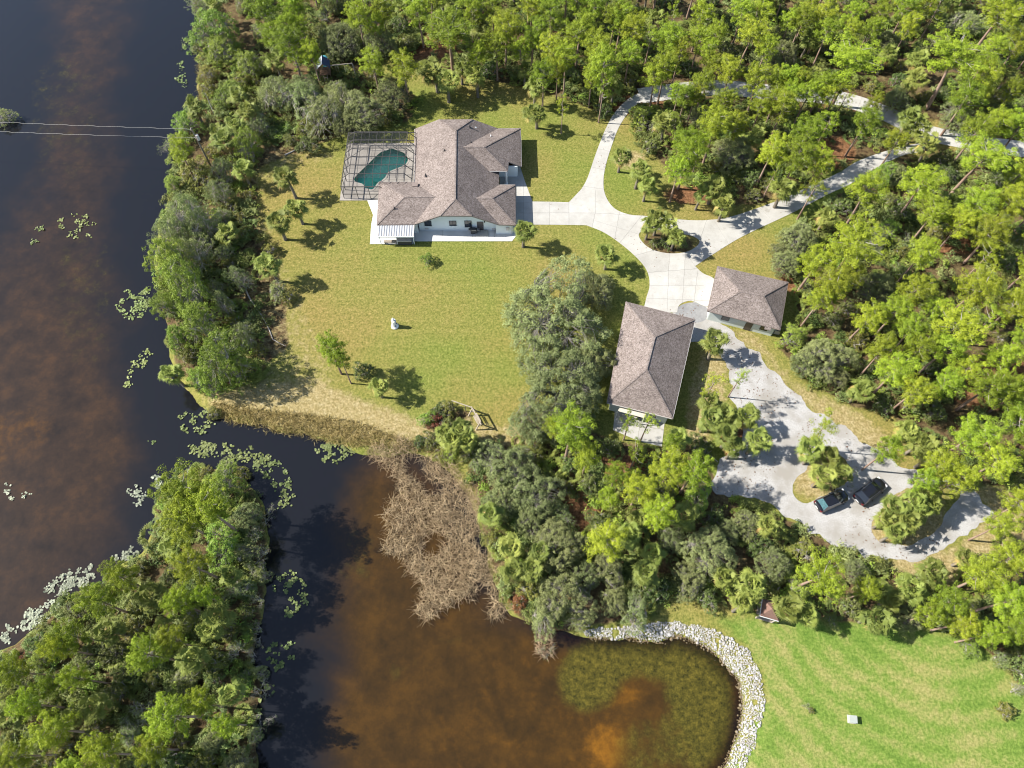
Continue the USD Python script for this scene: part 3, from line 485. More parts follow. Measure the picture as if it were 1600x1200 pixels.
# walls: the shell is a run of straight walls, each standing under the eaves
y_s, y_n = 72.62, 90.7
def gable(y, x0, x1, name):
    p = [(x0, -.05), (x1, -.05), (x1, 2.42), (-6.05, 4.2), (-10.95, 4.2), (x0, 2.42)]
    m = trimesh.creation.extrude_polygon(Polygon(p), .2, engine='earcut'); m.apply_transform([[1, 0, 0, 0], [0, 0, -1, y], [0, 1, 0, 0], [0, 0, 0, 1]])
    return obj(H, 'wall', m, M['wall'])
gable(y_s + .2, -14.6, -2.5, 'wall'); gable(y_n, -15.4, -2.8, 'wall')
for a, b in [((-20.2, 72.2), (-14.7, 72.2)), ((-20.2, 72.3), (-20.2, 79.2)), ((-20.2, 79.2), (-15.2, 79.2)), ((-15.2, 79.3), (-15.4, 90.6)), ((-2.5, 72.0), (.05, 72.0)), ((.05, 72.1), (.0, 78.6)), ((.0, 78.6), (-2.4, 78.6)), ((-2.5, 78.7), (-2.6, 83.9)), ((-2.6, 83.9), (.85, 83.9)), ((.85, 84.0), (.8, 91.0)), ((.8, 91.0), (-2.8, 91.0))]:
    wall_run(H, a, b, -.05, 2.32)
obj(H, 'plinth_band', box((-8.6, y_s - .015, .33), (12.0, .03, .06)), M['gutter'])
def wx_(px, py=355, z=1.8): return U(px, py, z)[0]
def window(cx, cz, w, h, y, lit=False):
    f = obj(H, 'window', cat([box((cx, y - .035, cz + h / 2 + .03), (w + .16, .07, .07)), box((cx, y - .035, cz - h / 2 - .03), (w + .16, .07, .07)), box((cx - w / 2 - .04, y - .035, cz), (.08, .07, h)), box((cx + w / 2 + .04, y - .035, cz), (.08, .07, h)), box((cx, y - .03, cz), (.05, .05, h))]), M['dark' if not lit else 'trim'])
    obj(f, 'pane', box((cx, y - .012, cz), (w, .02, h)), M['glass'])
    obj(f, 'sill', box((cx, y - .06, cz - h / 2 - .1), (w + .3, .12, .06)), M['trim'])
yw = y_s - .0
window(wx_(668), 1.75, .95, 1.1, yw); window(wx_(707), 1.75, .95, 1.0, yw); window(wx_(731), 1.6, .95, 1.4, yw)
dx = wx_(750)
d = obj(H, 'door', box((dx, yw - .03, 1.05), (1.0, .06, 2.1)), M['door']); obj(d, 'handle', box((dx + .38, yw - .09, 1.0), (.12, .05, .05)), M['steel'])
obj(H, 'door_step', box((dx + .2, yw - .7, .12), (2.0, 1.2, .2)), M['concrete'])
for px, z in ((665, .45), (742, .5), (771, .35)):
    obj(H, 'wall_vent', box((wx_(px), yw - .04, z), (.55, .08, .35)), M['gutter'])
lm = obj(H, 'wall_lamp', box((wx_(757), yw - .08, 2.15), (.14, .16, .25)), M['dark'])
obj(H, 'meter_box', box((-.7, 71.86, 1.35), (.5, .16, .7)), M['gutter']); obj(H, 'downpipe', tube([(-.15, 71.85, 0), (-.15, 71.85, 2.3)], .05, 6), M['trim'])
obj(H, 'green_ledge', box((-10.1, y_s - .1, 3.5), (2.3, .16, .07)), M['wall_green'])
gd = obj(H, 'garage_door', cat([box((.18, 75.3, .2 + .5 * k), (.06, 4.9, .46)) for k in range(5)]), M['trim'])
col = obj(H, 'porch_column', tube([(-.95, 82.3, 0), (-.95, 82.3, 3.05)], .2, 12), M['trim']); obj(col, 'column_base', box((-.95, 82.3, .1), (.55, .55, .22)), M['trim'])
obj(H, 'entry_door', box((-2.42, 81.4, 1.1), (.08, 1.5, 2.2)), M['door'])
for y in (85.8, 88.6):
    f = obj(H, 'window', box((.97, y, 1.5), (.06, 1.5, 1.3)), M['trim']); obj(f, 'pane', box((1.01, y, 1.5), (.02, 1.35, 1.15)), M['glass'])
sl = obj(H, 'sliding_door', box((-15.42, 84.5, 1.15), (.06, 4.8, 2.2)), M['dark']); obj(sl, 'pane', box((-15.46, 84.5, 1.15), (.02, 4.6, 2.0)), M['glass'])

# metal patio roof, with what stands under it
zt = 2.25; a_, b_ = U(592, 351.5, zt), U(646.5, 369.5, 2.05)
MR = thing('patio_canopy', 'ribbed grey metal lean-to roof on posts at the south-west house corner', 'canopy')
xw_, xe_, yt_, yb_ = a_[0], b_[0], 72.1, b_[1]
obj(MR, 'roof_sheet', plate([(xw_, yb_, 2.05), (xe_, yb_, 2.05), (xe_, yt_, 2.25), (xw_, yt_, 2.25)], .04), M['metal_roof'])
for k, x in enumerate(np.linspace(xw_ + .05, xe_ - .05, 15)):
    obj(MR, 'rib', beam((x, yb_, 2.08), (x, yt_, 2.28), .09, .07), M['metal_roof' if k % 2 else 'gutter'])
obj(MR, 'front_gutter', beam((xw_ - .05, yb_ - .06, 2.02), (xe_ + .05, yb_ - .06, 2.02), .14, .16), M['trim'])
for x in (xw_ + .15, (xw_ + xe_) / 2, xe_ - .15): obj(MR, 'post', box((x, yb_ + .15, 1.02), (.1, .1, 2.0)), M['trim'])
TB = thing('hot_tub', 'dark square spa tub half hidden under the metal patio roof', 'hot tub', (xe_ - 1.6, yb_ + .75, 0))
obj(TB, 'cabinet', box((0, 0, .45), (2.1, 1.6, .84)), M['dark']); obj(TB, 'cover', box((0, 0, .92), (2.2, 1.7, .1)), M['gutter'])
BN = thing('slatted_bench', 'pale slatted bench under the front edge of the metal patio roof', 'bench', (xw_ + 1.7, yb_ + .35, 0))
for k in range(4): obj(BN, 'slat', box((0, -.22 + .14 * k, .47), (2.2, .11, .04)), M['timber'])
for sx in (-1, 1): obj(BN, 'leg', box((sx * .95, 0, .23), (.08, .5, .44)), M['timber'])
GR = thing('gas_grill', 'black barbecue grill with round lid standing by the back door', 'grill', (*U(741, 364), .045))
obj(GR, 'cabinet', box((0, 0, .45), (1.0, .55, .8)), M['dark']); lid = obj(GR, 'lid', trimesh.creation.capsule(.45, .3, count=[10, 10]).apply_transform(trimesh.transformations.rotation_matrix(math.pi / 2, [0, 1, 0])).apply_translation([-.2, 0, .9]), M['dark'], True)
obj(lid, 'handle', beam((-.35, -.38, 1.02), (.35, -.38, 1.02), .05), M['steel'])
for sx in (-1, 1): obj(GR, 'side_shelf', box((sx * .68, 0, .86), (.34, .45, .04)), M['steel'])

# ------------------------------------------------------------------ pool, deck, screen cage
xw, ysq = U(538, 310)[0], U(538, 310)[1]
yn = U(541, 208, 2.6)[1]; xe = -16.0
deck = sbox(xw - .7, ysq - .45, xe + .6, yn + .4).difference(sbox(-20.3, 60, 0, 79.3)).union(sbox(-21.5, ysq - .45, -20.1, 79.6))
DK = thing('pool_deck', 'pale paved pool deck inside the screen enclosure', None); tag(DK, kind='structure')
dj = [[(x, 60), (x, 100)] for x in np.arange(xw + 1.2, xe, 2.4)] + [[(-40, y), (0, y)] for y in np.arange(ysq + 1.6, yn, 2.4)]
for g in cutlines(deck.difference(pool_poly), dj): obj(DK, 'slab', slab(g, -.05, .05), M['deck'])
obj(None, 'deck_bed', sheet(deck.difference(pool_poly), .006), M['joint'], kind='structure', label='dark joints under the pool deck slabs')
PL = thing('swimming_pool', 'freeform teal swimming pool with a round end inside the cage', 'swimming pool')
M['plaster'] = speckled('pool_plaster', (.26, .80, .62), (.46, .92, .76), 1.6, c3=(.30, .82, .66), scale2=.6, roughness=.7)
rim = pool_poly.buffer(.02)
def ring_walls(poly, z0, z1):
    c = np.array(poly.exterior.coords); n = len(c)
    v = np.vstack([np.c_[c, np.full(n, z0)], np.c_[c, np.full(n, z1)]])
    k = np.arange(n - 1); return v, np.vstack([np.c_[k, k + 1, k + 1 + n], np.c_[k, k + 1 + n, k + n], np.c_[k, k + 1 + n, k + 1], np.c_[k, k + n, k + 1 + n]])
obj(PL, 'basin_wall', ring_walls(rim, -1.7, .045), M['plaster']); obj(PL, 'basin_floor', sheet(rim, -1.15), M['plaster'])
obj(PL, 'coping', slab(pool_poly.buffer(.12).difference(pool_poly.buffer(-.16)), .035, .085), M['deck'])
M['poolwater'] = mat('pool_water', {'g': POS, 'n': N_(3.0, 2), 'u': ('bump', {'strength': .25, 'distance': .05}), 't': ('transparent_bsdf', {'color': (.82, 1.0, .90)}), 'gl': ('glossy_bsdf', {'color': (1, 1, 1), 'roughness': .03}), 'f': ('fresnel', {'IOR': 1.33}), 'x': ('mix_closure', {})},
    [('g.position', 'n.vector'), ('n.fac', 'u.height'), ('u.normal', 'gl.normal'), ('f.fac', 'x.fac'), ('t.BSDF', 'x.closure1'), ('gl.BSDF', 'x.closure2')], 'x.closure')
obj(PL, 'pool_water', sheet(pool_poly, -.12), M['poolwater'])
spx, spy = U(530 + 590 / 9.6, 195 + 745 / 9.6)
obj(PL, 'round_step', tube([(spx, spy, -1.5), (spx, spy, -.5)], 1.25, 28, True), M['plaster'])
CG = thing('pool_cage', 'dark framed screen enclosure with a flat latticed roof over the pool', 'pool enclosure')
ze, zr = 2.7, 3.75
xi, xo, yi = xw + 1.35, xe - 1.2, yn - .9
beams_y = np.linspace(ysq, yi, 7)
def fr(name, a, b, w=.085): return obj(CG, name, beam(a, b, w), M['frame'])
sx_end = lambda y: xe if y > 80 else -20.3
for k, y in enumerate(beams_y):
    x1 = xe if y > 79.9 else -21.2
    hi = k > 0
    if hi:
        fr('roof_beam', (xi, y, zr), (min(xo, x1), y, zr)); fr('rafter', (xw, y, ze), (xi, y, zr))
        if x1 == xe: fr('rafter', (xo, y, zr), (xe, y, 2.5))
    else: fr('eave_beam', (xw, y, ze), (-20.9, y, ze), .11)
    fr('post', (xw, y, .05), (xw, y, ze))
for x in np.linspace(xi, xo, 8):
    y0 = beams_y[1] if x < -21 else 80.0
    fr('purlin', (x, y0, zr), (x, yi, zr), .065); fr('rafter', (x, yn, ze), (x, yi, zr), .065); fr('post', (x, yn, .05), (x, yn, ze), .065)
    if x < -21: fr('rafter', (x, ysq, ze), (x, beams_y[1], zr), .065)
fr('eave_beam', (xw, ysq, ze), (xw, yn, ze), .11); fr('eave_beam', (xw, yn, ze), (xe, yn, ze), .1)
fr('eave_beam', (xi, beams_y[1], zr), (xi, yi, zr), .085); fr('eave_beam', (xo, 80.0, zr), (xo, yi, zr), .085)
for z in (1.0,): fr('rail', (xw, ysq, z), (xw, yn, z)); fr('rail', (xw, ysq, z), (-20.9, ysq, z)); fr('rail', (xw, yn, z), (xe, yn, z))
for x in (xw + 2.3, xw + 4.3): fr('post', (x, ysq, .05), (x, ysq, ze))
fr('brace', (xi, beams_y[3], zr), (xi + 1.9, beams_y[4], zr), .05); fr('brace', (xo, beams_y[5], zr), (xo - 1.9, beams_y[4], zr), .05); fr('brace', (xo, beams_y[5], zr), (xe, beams_y[4], 2.5), .06)
M['screen'] = mat('insect_screen', {'t': ('transparent_bsdf', {}), 'd': ('diffuse_bsdf', {'color': (.05, .05, .05)}), 'x': ('mix_closure', {'fac': .15})}, [('t.BSDF', 'x.closure1'), ('d.BSDF', 'x.closure2')], 'x.closure')
def quad(*p): return np.array(p, float), np.array([[0, 1, 2], [0, 2, 3]])
obj(CG, 'screen', cat([quad((xw, ysq, .1), (xw, yn, .1), (xw, yn, ze), (xw, ysq, ze)), quad((xw, ysq, .1), (-20.9, ysq, .1), (-20.9, ysq, ze), (xw, ysq, ze)), quad((xw, yn, .1), (xe, yn, .1), (xe, yn, ze), (xw, yn, ze)),
     quad((xw, beams_y[1], ze), (xi, beams_y[1], zr), (xi, yi, zr), (xw, yn, ze)), quad((xi, yi, zr), (xo, yi, zr), (xe, yn, ze), (xw, yn, ze)), quad((xi, 80, zr), (xo, 80, zr), (xo, yi, zr), (xi, yi, zr)), quad((xi, beams_y[1], zr), (-21.2, beams_y[1], zr), (-21.2, 80, zr), (xi, 80, zr))]), M['screen'])

# ------------------------------------------------------------------ barn and garage (hip roofs)
BZ, BR = 3.1, 5.4
nw, ne, se, sw = [np.array((*U(px, py, BZ), BZ)) for px, py in ((978, 471.5), (1086, 499), (1051, 654), (948.5, 629))]
ra, rb = np.array((*U(1023, 526, BR), BR)), np.array((*U(1010, 577, BR), BR))
BA = thing('barn', 'large brown hip roofed barn between the big oaks and the gravel', 'barn')
br_ = obj(BA, 'roof', cat([plate(p) for p in ([nw, ra, ne], [ne, ra, rb, se], [se, rb, sw], [sw, rb, ra, nw])]), M['shingle'])
caps(br_, [(ra, rb), (ra, nw), (ra, ne), (rb, se), (rb, sw)])
obj(BA, 'gutter', cat([beam(p - [0, 0, .1], q - [0, 0, .1], .13, .16) for p, q in ((ne, se), (se, sw))]), M['gutter'])
obj(BA, 'fascia', cat([beam(p - [0, 0, .1], q - [0, 0, .1], .08, .2) for p, q in ((nw, ne), (sw, nw))]), M['fascia'])
def inset(c4, d):
    P = Polygon([p[:2] for p in c4]); P = P if P.exterior.is_ccw else Polygon(list(P.exterior.coords)[::-1]); return [np.array(p) for p in list(P.buffer(-d, join_style='mitre').exterior.coords)[:4]]
def walls_of(B, c4, d, z1, m):
    q = inset(c4, d)
    for k in range(4): wall_run(B, q[k], q[(k + 1) % 4], -.05, z1, .2, m)
    return q
bq = walls_of(BA, [nw, ne, se, sw], .6, BZ - .15, M['wall_green'])
def along(p, q, t, off, z): d = (q - p) / np.linalg.norm(q - p); n = np.array([d[1], -d[0]]); r = p + (q - p) * t + n * off; return (r[0], r[1], z), math.atan2(d[1], d[0])
def on_wall(B, name, p, q, t, w, h, z, m, sub=None, off=.13):
    (x, y, z_), rz = along(np.array(p[:2]), np.array(q[:2]), t, off, z)
    o = obj(B, name, box((x, y, z_), (w, .08, h), rz), m)
    if sub: (x, y, z_), rz = along(np.array(p[:2]), np.array(q[:2]), t, off + .04, z); obj(o, sub, box((x, y, z_), (w - .16, .03, h - .16), rz), M['glass'])
    return o
c_ = np.array([(nw + se)[:2] / 2])[0]
def outer(p, q): # order so that the offset points outward
    p, q = np.array(p[:2]), np.array(q[:2]); d = (q - p); n = np.array([d[1], -d[0]]); return (p, q) if n @ ((p + q) / 2 - c_) > 0 else (q, p)
ws = sorted([(bq[k], bq[(k + 1) % 4]) for k in range(4)], key=lambda s: (s[0] + s[1])[1])
S_w = outer(*ws[0]); N_w = outer(*ws[3]); E_w = outer(*max(ws, key=lambda s: (s[0] + s[1])[0]))
for t in (.27, .70): on_wall(BA, 'roller_door', *N_w, t, 3.3, 2.6, 1.3, M['trim'])
for t in (.2, .45, .7): on_wall(BA, 'window', *E_w, t, 1.2, 1.1, 1.6, M['trim'], 'pane')
on_wall(BA, 'window', *S_w, .75, 1.2, 1.1, 1.6, M['trim'], 'pane'); on_wall(BA, 'door', *S_w, .5, 1.0, 2.1, 1.05, M['door'])
PT = thing('barn_terrace', 'white concrete terrace dappled with shade at the south end of the barn', None); tag(PT, kind='structure')
tp = PX([(962, 628), (1040, 646), (1034, 698), (1000, 690), (958, 672)])
for g in cutlines(tp, [[U(1005, 620), U(995, 700)], [U(950, 660), U(1045, 672)]]): obj(PT, 'slab', slab(g, -.05, .04), M['concrete'])
AW = thing('barn_awning', 'small tan lean-to awning on the south wall of the barn', 'awning')
A4 = [np.array((*U(px, py, z), z)) for px, py, z in ((972, 632, 2.7), (1012, 642, 2.7), (1006, 653, 2.2), (965, 642, 2.2))]
obj(AW, 'sheet', plate(A4, .05), M['tan'])
for p in A4[2:]: obj(AW, 'post', tube([(p[0], p[1], 0), (p[0], p[1], p[2])], .045, 6), M['trim'])

GZ0, GR0 = 2.8, 4.6
gnw, gne, gse, gsw = [np.array((*U(px, py, GZ0), GZ0)) for px, py in ((1121.5, 416), (1231.5, 441), (1219, 515), (1105.5, 485.5))]
ga, gb = np.array((*U(1157, 455, GR0), GR0)), np.array((*U(1193, 462, GR0), GR0))
GA = thing('garage', 'small detached garage with brown hip roof at the right of the drive', 'garage')
gr_ = obj(GA, 'roof', cat([plate(p) for p in ([gnw, ga, gb, gne], [gne, gb, gse], [gse, gb, ga, gsw], [gsw, ga, gnw])]), M['shingle'])
caps(gr_, [(ga, gb), (ga, gnw), (ga, gsw), (gb, gne), (gb, gse)])
obj(GA, 'gutter', cat([beam(p - [0, 0, .1], q - [0, 0, .1], .12, .16) for p, q in ((gne, gse), (gse, gsw), (gsw, gnw), (gnw, gne))]), M['fascia'])
gq = walls_of(GA, [gnw, gne, gse, gsw], .55, GZ0 - .15, M['wall_green'])
c_ = (gnw + gse)[:2] / 2
ws = sorted([(gq[k], gq[(k + 1) % 4]) for k in range(4)], key=lambda s: (s[0] + s[1])[1])
S_w = outer(*ws[0]); W_w = outer(*min(ws, key=lambda s: (s[0] + s[1])[0]))
for t in (.28, .72): on_wall(GA, 'garage_door', *W_w, t, 2.8, 2.2, 1.1, M['trim'])
on_wall(GA, 'door', *S_w, .62, 1.0, 2.1, 1.05, M['door']); on_wall(GA, 'window', *S_w, .85, 1.1, 1.0, 1.5, M['dark'], 'pane'); on_wall(GA, 'window', *S_w, .25, 1.1, 1.0, 1.5, M['dark'], 'pane')
hood = [np.array((*U(px, py, z), z)) for px, py, z in ((1196, 509, 2.9), (1206, 511, 2.9), (1204, 516.5, 2.5), (1194, 514, 2.5))]
obj(GA, 'door_hood', plate(hood, .08), M['shingle'])
st = obj(None, 'door_step', slab(PX([(1173, 510), (1196, 515), (1194, 522), (1172, 517)]), -.05, .09), M['white_conc']); tag(st, 'white concrete step at the south door of the small garage', 'step')
AC = thing('air_conditioner', 'grey air conditioning unit beside the small garage wall', 'air conditioner', (*U(1213, 519), 0), -.22)
obj(AC, 'case', box((0, 0, .42), (.8, .8, .8)), M['gutter']); obj(AC, 'fan_grille', tube([(0, 0, .82), (0, 0, .86)], .32, 16, True), M['dark'])

# ------------------------------------------------------------------ cars
def loft(secs, n=20, e=3.2):
    "closed rounded sections (x, half width, z low, z high)"
    t = np.linspace(0, 2 * np.pi, n, endpoint=False); rings = []
    for x, w, z0, z1 in secs:
        c, s = np.cos(t), np.sin(t)
        rings.append(np.c_[np.full(n, x), np.sign(c) * np.abs(c) ** (2 / e) * w, (z0 + z1) / 2 + np.sign(s) * np.abs(s) ** (2 / e) * (z1 - z0) / 2])
    v = np.vstack(rings); f = []
    for k in range(len(secs) - 1):
        for a in range(n):
            b = (a + 1) % n; f += [(k * n + a, k * n + b, (k + 1) * n + b), (k * n + a, (k + 1) * n + b, (k + 1) * n + a)]
    f += [(0, k + 1, k) for k in range(1, n - 1)] + [((len(secs) - 1) * n, (len(secs) - 1) * n + k, (len(secs) - 1) * n + k + 1) for k in range(1, n - 1)]
    return v, np.array(f)
def car(label, p_rear, p_front, L, Wd, Ht, rearglass):
    a, b = np.array(U(*p_rear, .5)), np.array(U(*p_front, .5)); c = (a + b) / 2; d = b - a
    C = thing('parked_car', label, 'car', (*c, .02), math.atan2(d[1], d[0]), 'cars on the gravel loop')
    h = L / 2; w = Wd / 2
    obj(C, 'body', loft([(-h, w * .72, .42, .80), (-h + .12, w * .90, .30, .98), (-h + .5, w * .99, .24, 1.02), (-.6, w, .22, .98), (.7, w, .22, .96), (h - 1.0, w * .99, .22, .93), (h - .4, w * .94, .26, .84), (h - .1, w * .82, .32, .74), (h, w * .6, .42, .66)]), M['car'], 40)
    # glasshouse: pillars and roof in paint, windows set just proud of it
    zb, zt = .94, Ht; xb, xr, xf, xs = -h + .35, -h + 1.05, .35, 1.25
    wb, wt = w * .93, w * .72
    gp = np.array([(xb, -wb, zb), (xb, wb, zb), (xs, wb, zb), (xs, -wb, zb), (xr, -wt, zt), (xr, wt, zt), (xf, wt, zt), (xf, -wt, zt)])
    m = trimesh.Trimesh(gp, [[0, 1, 5], [0, 5, 4], [3, 6, 2], [3, 7, 6], [0, 4, 7], [0, 7, 3], [1, 2, 6], [1, 6, 5], [4, 5, 6], [4, 6, 7], [0, 2, 1], [0, 3, 2]])
    obj(C, 'cabin', m, M['car'])
    obj(C, 'roof_panel', loft([(xr - .06, wt * .85, zt - .03, zt + .02), (xr + .2, wt * .98, zt - .04, zt + .055), (0, wt, zt - .04, zt + .065), (xf, wt * .9, zt - .04, zt + .02)], 16, 2.6), M['car'], 40)
    def pane(name, i, j, k, l, mm, s=.86, out=.012):
        q = gp[[i, j, k, l]]; cc = q.mean(0); q = cc + (q - cc) * s; nn = np.cross(q[1] - q[0], q[2] - q[0]); nn /= np.linalg.norm(nn); q = q + nn * out * np.sign(nn @ (cc - gp.mean(0)))
        obj(C, name, (q, np.array([[0, 1, 2], [0, 2, 3]])), mm)
    pane('rear_window', 0, 1, 5, 4, M['car_teal'] if rearglass else M['carglass']); pane('windscreen', 3, 2, 6, 7, M['carglass'])
    pane('side_window', 0, 3, 7, 4, M['carglass']); pane('side_window', 1, 2, 6, 5, M['carglass'])
    for s in (-1, 1):
        obj(C, 'side_trim', beam((xr, s * (wt + .03), zt + .02), (xf + .3, s * (wt + .05), zt - .05), .03), M['steel'])
        obj(C, 'mirror', box((xs - .35, s * (w + .1), 1.0), (.18, .22, .14)), M['car'])
        obj(C, 'headlight', box((h - .25, s * w * .66, .70), (.3, .34, .13)), M['lamp']); obj(C, 'tail_light', box((-h + .1, s * w * .74, .82), (.16, .3, .16)), M['tail'])
        for x in (-h + .85, h - .9):
            t = obj(C, 'wheel', tube([(x, s * (w - .2), .33), (x, s * (w + .01), .33)], .33, 18, True), M['tyre']); obj(t, 'rim', tube([(x, s * (w - .05), .33), (x, s * (w + .03), .33)], .21, 12, True), M['steel'])
    obj(C, 'number_plate', box((-h - .005, 0, .62), (.02, .5, .14)), M['white'])
    return C
car('black estate car with teal rear sunshade, left of the two on the gravel', (1273.5, 794), (1324, 771), 4.6, 1.85, 1.45, True)
car('plain black car tucked beside the palm island, right of the two', (1338.5, 783), (1379, 752.5), 4.8, 1.9, 1.5, False)

# ------------------------------------------------------------------ small things on the lawns
def revolve(prof, n=20):
    m = trimesh.creation.revolve(np.array(prof), sections=n); return m
bx_, by_ = U(617, 510)
OR = thing('ornamental_tower', 'small white tapered ornamental tower alone on the open lawn', 'lawn ornament', (bx_, by_, 0))
obj(OR, 'base', revolve([(0, 0), (.56, 0), (.56, .16), (.46, .3), (0, .3)]), M['white'], 30)
tw = obj(OR, 'tower', revolve([(0, .3), (.42, .3), (.25, 1.55), (0, 1.55)]), M['white'], 30)
for z, an in ((.6, .3), (.62, -1.0), (1.0, -.2), (1.25, .5)):
    r = .42 - .17 * (z - .3) / 1.25; obj(tw, 'window', box((math.cos(an) * r, math.sin(an) * r, z), (.14, .16, .22), an), M['ornblue'])
obj(OR, 'gallery', revolve([(0, 1.55), (.34, 1.55), (.34, 1.62), (0, 1.62)]), M['trim'], 30)
lt = obj(OR, 'lantern', revolve([(0, 1.62), (.17, 1.62), (.17, 1.92), (0, 1.92)], 12), M['tan'], 30); obj(lt, 'lantern_roof', revolve([(0, 2.15), (.22, 1.92), (0, 1.92)][::-1], 12), M['white'])
obj(OR, 'finial', tube([(0, 0, 2.1), (0, 0, 2.55)], .02, 6, True), M['white'])
UB = thing('utility_box', 'pale square utility cabinet on the green mown lawn', 'utility box', (*U(1330, 1124), 0), -.12, None, (.78, .78, .8))
obj(UB, 'plinth', box((0, 0, .05), (1.15, 1.1, .14)), M['concrete']); obj(UB, 'cabinet', box((0, 0, .42), (.98, .94, .66)), M['box']); obj(UB, 'lid', box((0, 0, .78), (1.06, 1.02, .07)), M['box'])

# playset
px0, py0 = U(511, 122)
PS = thing('playset', 'wooden play tower with grey and navy canopy beside the woods', 'playset', (px0, py0, 0), .15)
for sx in (-.9, .9):
    for sy in (-.9, .9): obj(PS, 'post', box((sx, sy, 1.6), (.13, .13, 3.2)), M['brown_timber'])
obj(PS, 'platform', box((0, 0, 1.5), (2.0, 2.0, .1)), M['brown_timber'])
obj(PS, 'roof_panel', plate([(-1.15, -1.1, 2.9), (0, -1.1, 3.9), (0, 1.1, 3.9), (-1.15, 1.1, 2.9)], .04), M['canvas']); obj(PS, 'roof_panel', plate([(0, -1.1, 3.9), (1.15, -1.1, 2.9), (1.15, 1.1, 2.9), (0, 1.1, 3.9)], .04), M['navy'])
for y in (-.95, .95): obj(PS, 'rail', beam((-.9, y, 2.1), (.9, y, 2.1), .08), M['brown_timber'])
obj(PS, 'swing_beam', beam((.9, 0, 2.5), (5.0, 0, 2.5), .14), M['timber'])
for sy in (-1, 1): obj(PS, 'leg', beam((5.0, 0, 2.5), (5.3, sy * 1.1, 0), .11), M['timber'])
for x in (2.2, 3.7):
    s_ = obj(PS, 'swing_seat', box((x, 0, .5), (.45, .2, .04)), M['dark'])
    for sy in (-.2, .2): obj(s_, 'rope', tube([(x + sy, 0, .5), (x + sy, 0, 2.45)], .015, 4), M['wire'])
obj(PS, 'slide', cat([beam((0, 1.0, 1.5), (.1, 3.6, .25), .55, .05), beam((-.28, 1.0, 1.6), (-.18, 3.6, .35), .04, .2), beam((.28, 1.0, 1.6), (.38, 3.6, .35), .04, .2)]), M['teal'])
obj(PS, 'tube_top', trimesh.creation.icosphere(2, .55).apply_translation([.3, 1.3, 3.0]), M['teal'], True)
obj(PS, 'ladder', cat([beam((-.3, -1.0, 1.5), (-.3, -2.0, 0), .07), beam((.3, -1.0, 1.5), (.3, -2.0, 0), .07)] + [beam((-.3, -1.0 - .25 * k, 1.5 - .375 * k), (.3, -1.0 - .25 * k, 1.5 - .375 * k), .06) for k in range(1, 4)]), M['timber'])

# timber swing frame
a_, b_ = np.array((*U(738, 638, 1.8), 1.8)), np.array((*U(750, 660, 1.8), 1.8))
SW = thing('swing_frame', 'weathered timber swing frame where the lawn meets the bushes', 'swing frame')
d_ = (b_ - a_) / np.linalg.norm(b_ - a_); nn = np.array([-d_[1], d_[0], 0])
obj(SW, 'top_beam', beam(a_ - d_ * .3, b_ + d_ * .3, .13), M['timber'])
for p in (a_, b_):
    for s in (-1, 1):
        q = p + nn * s * .7; q[2] = 0; obj(SW, 'leg', beam(p, q, .13), M['timber'])
    obj(SW, 'cross_tie', beam(p + nn * .35 - [0, 0, .9], p - nn * .35 - [0, 0, .9], .09), M['timber'])
mid = (a_ + b_) / 2
sb = obj(SW, 'swing_bench', cat([beam(mid - d_ * .7 + nn * o - [0, 0, z], mid + d_ * .7 + nn * o - [0, 0, z], .12, .04) for o, z in ((0, 1.35), (.16, 1.35), (-.16, 1.35), (.28, 1.1), (.32, .95))]), M['timber'])
for s in (-.65, .65): obj(sb, 'chain', tube([mid + d_ * s - [0, 0, 1.35], mid + d_ * s], .02, 4), M['steel'])
pole_a = np.array((*U(738, 637, 1.9), 1.9)); pole_b = np.array((*U(706, 626, 1.9), 1.9))
TR = thing('timber_rail', 'bare timber rail on posts running left from the swing frame', 'rail')
obj(TR, 'rail', beam(pole_a, pole_b, .1), M['timber'])
for t in (.35, 1.0): p = pole_a + (pole_b - pole_a) * t; obj(TR, 'post', beam(p, (p[0], p[1], 0), .1), M['timber'])

# little red roofed pavilion by the pond bank
PV = thing('garden_pavilion', 'small red-brown roofed pavilion under the palms above the green lawn', 'pavilion')
pz = 2.3
p4 = [np.array((*U(px, py, pz), pz)) for px, py in ((1192, 936), (1218, 941), (1217, 970.5), (1188, 962))]
top = np.array((*U(1207, 951, 3.5), 3.5))
rf = obj(PV, 'roof', cat([plate([p4[k], p4[(k + 1) % 4], top], .1) for k in range(4)]), M['red_shingle'])
obj(PV, 'eave_beam', cat([beam(p4[2] - [0, 0, .12], p4[3] - [0, 0, .12], .12, .18), beam(p4[3] - [0, 0, .12], p4[0] - [0, 0, .12], .12, .18)]), M['canvas'])
cc = sum(p4) / 4
for p in p4: q = cc + (p - cc) * .86; obj(PV, 'post', box((q[0], q[1], 1.1), (.14, .14, 2.2)), M['timber'])
obj(PV, 'floor', slab(Polygon([(cc + (p - cc) * .9)[:2] for p in p4]), 0, .12), M['timber'])

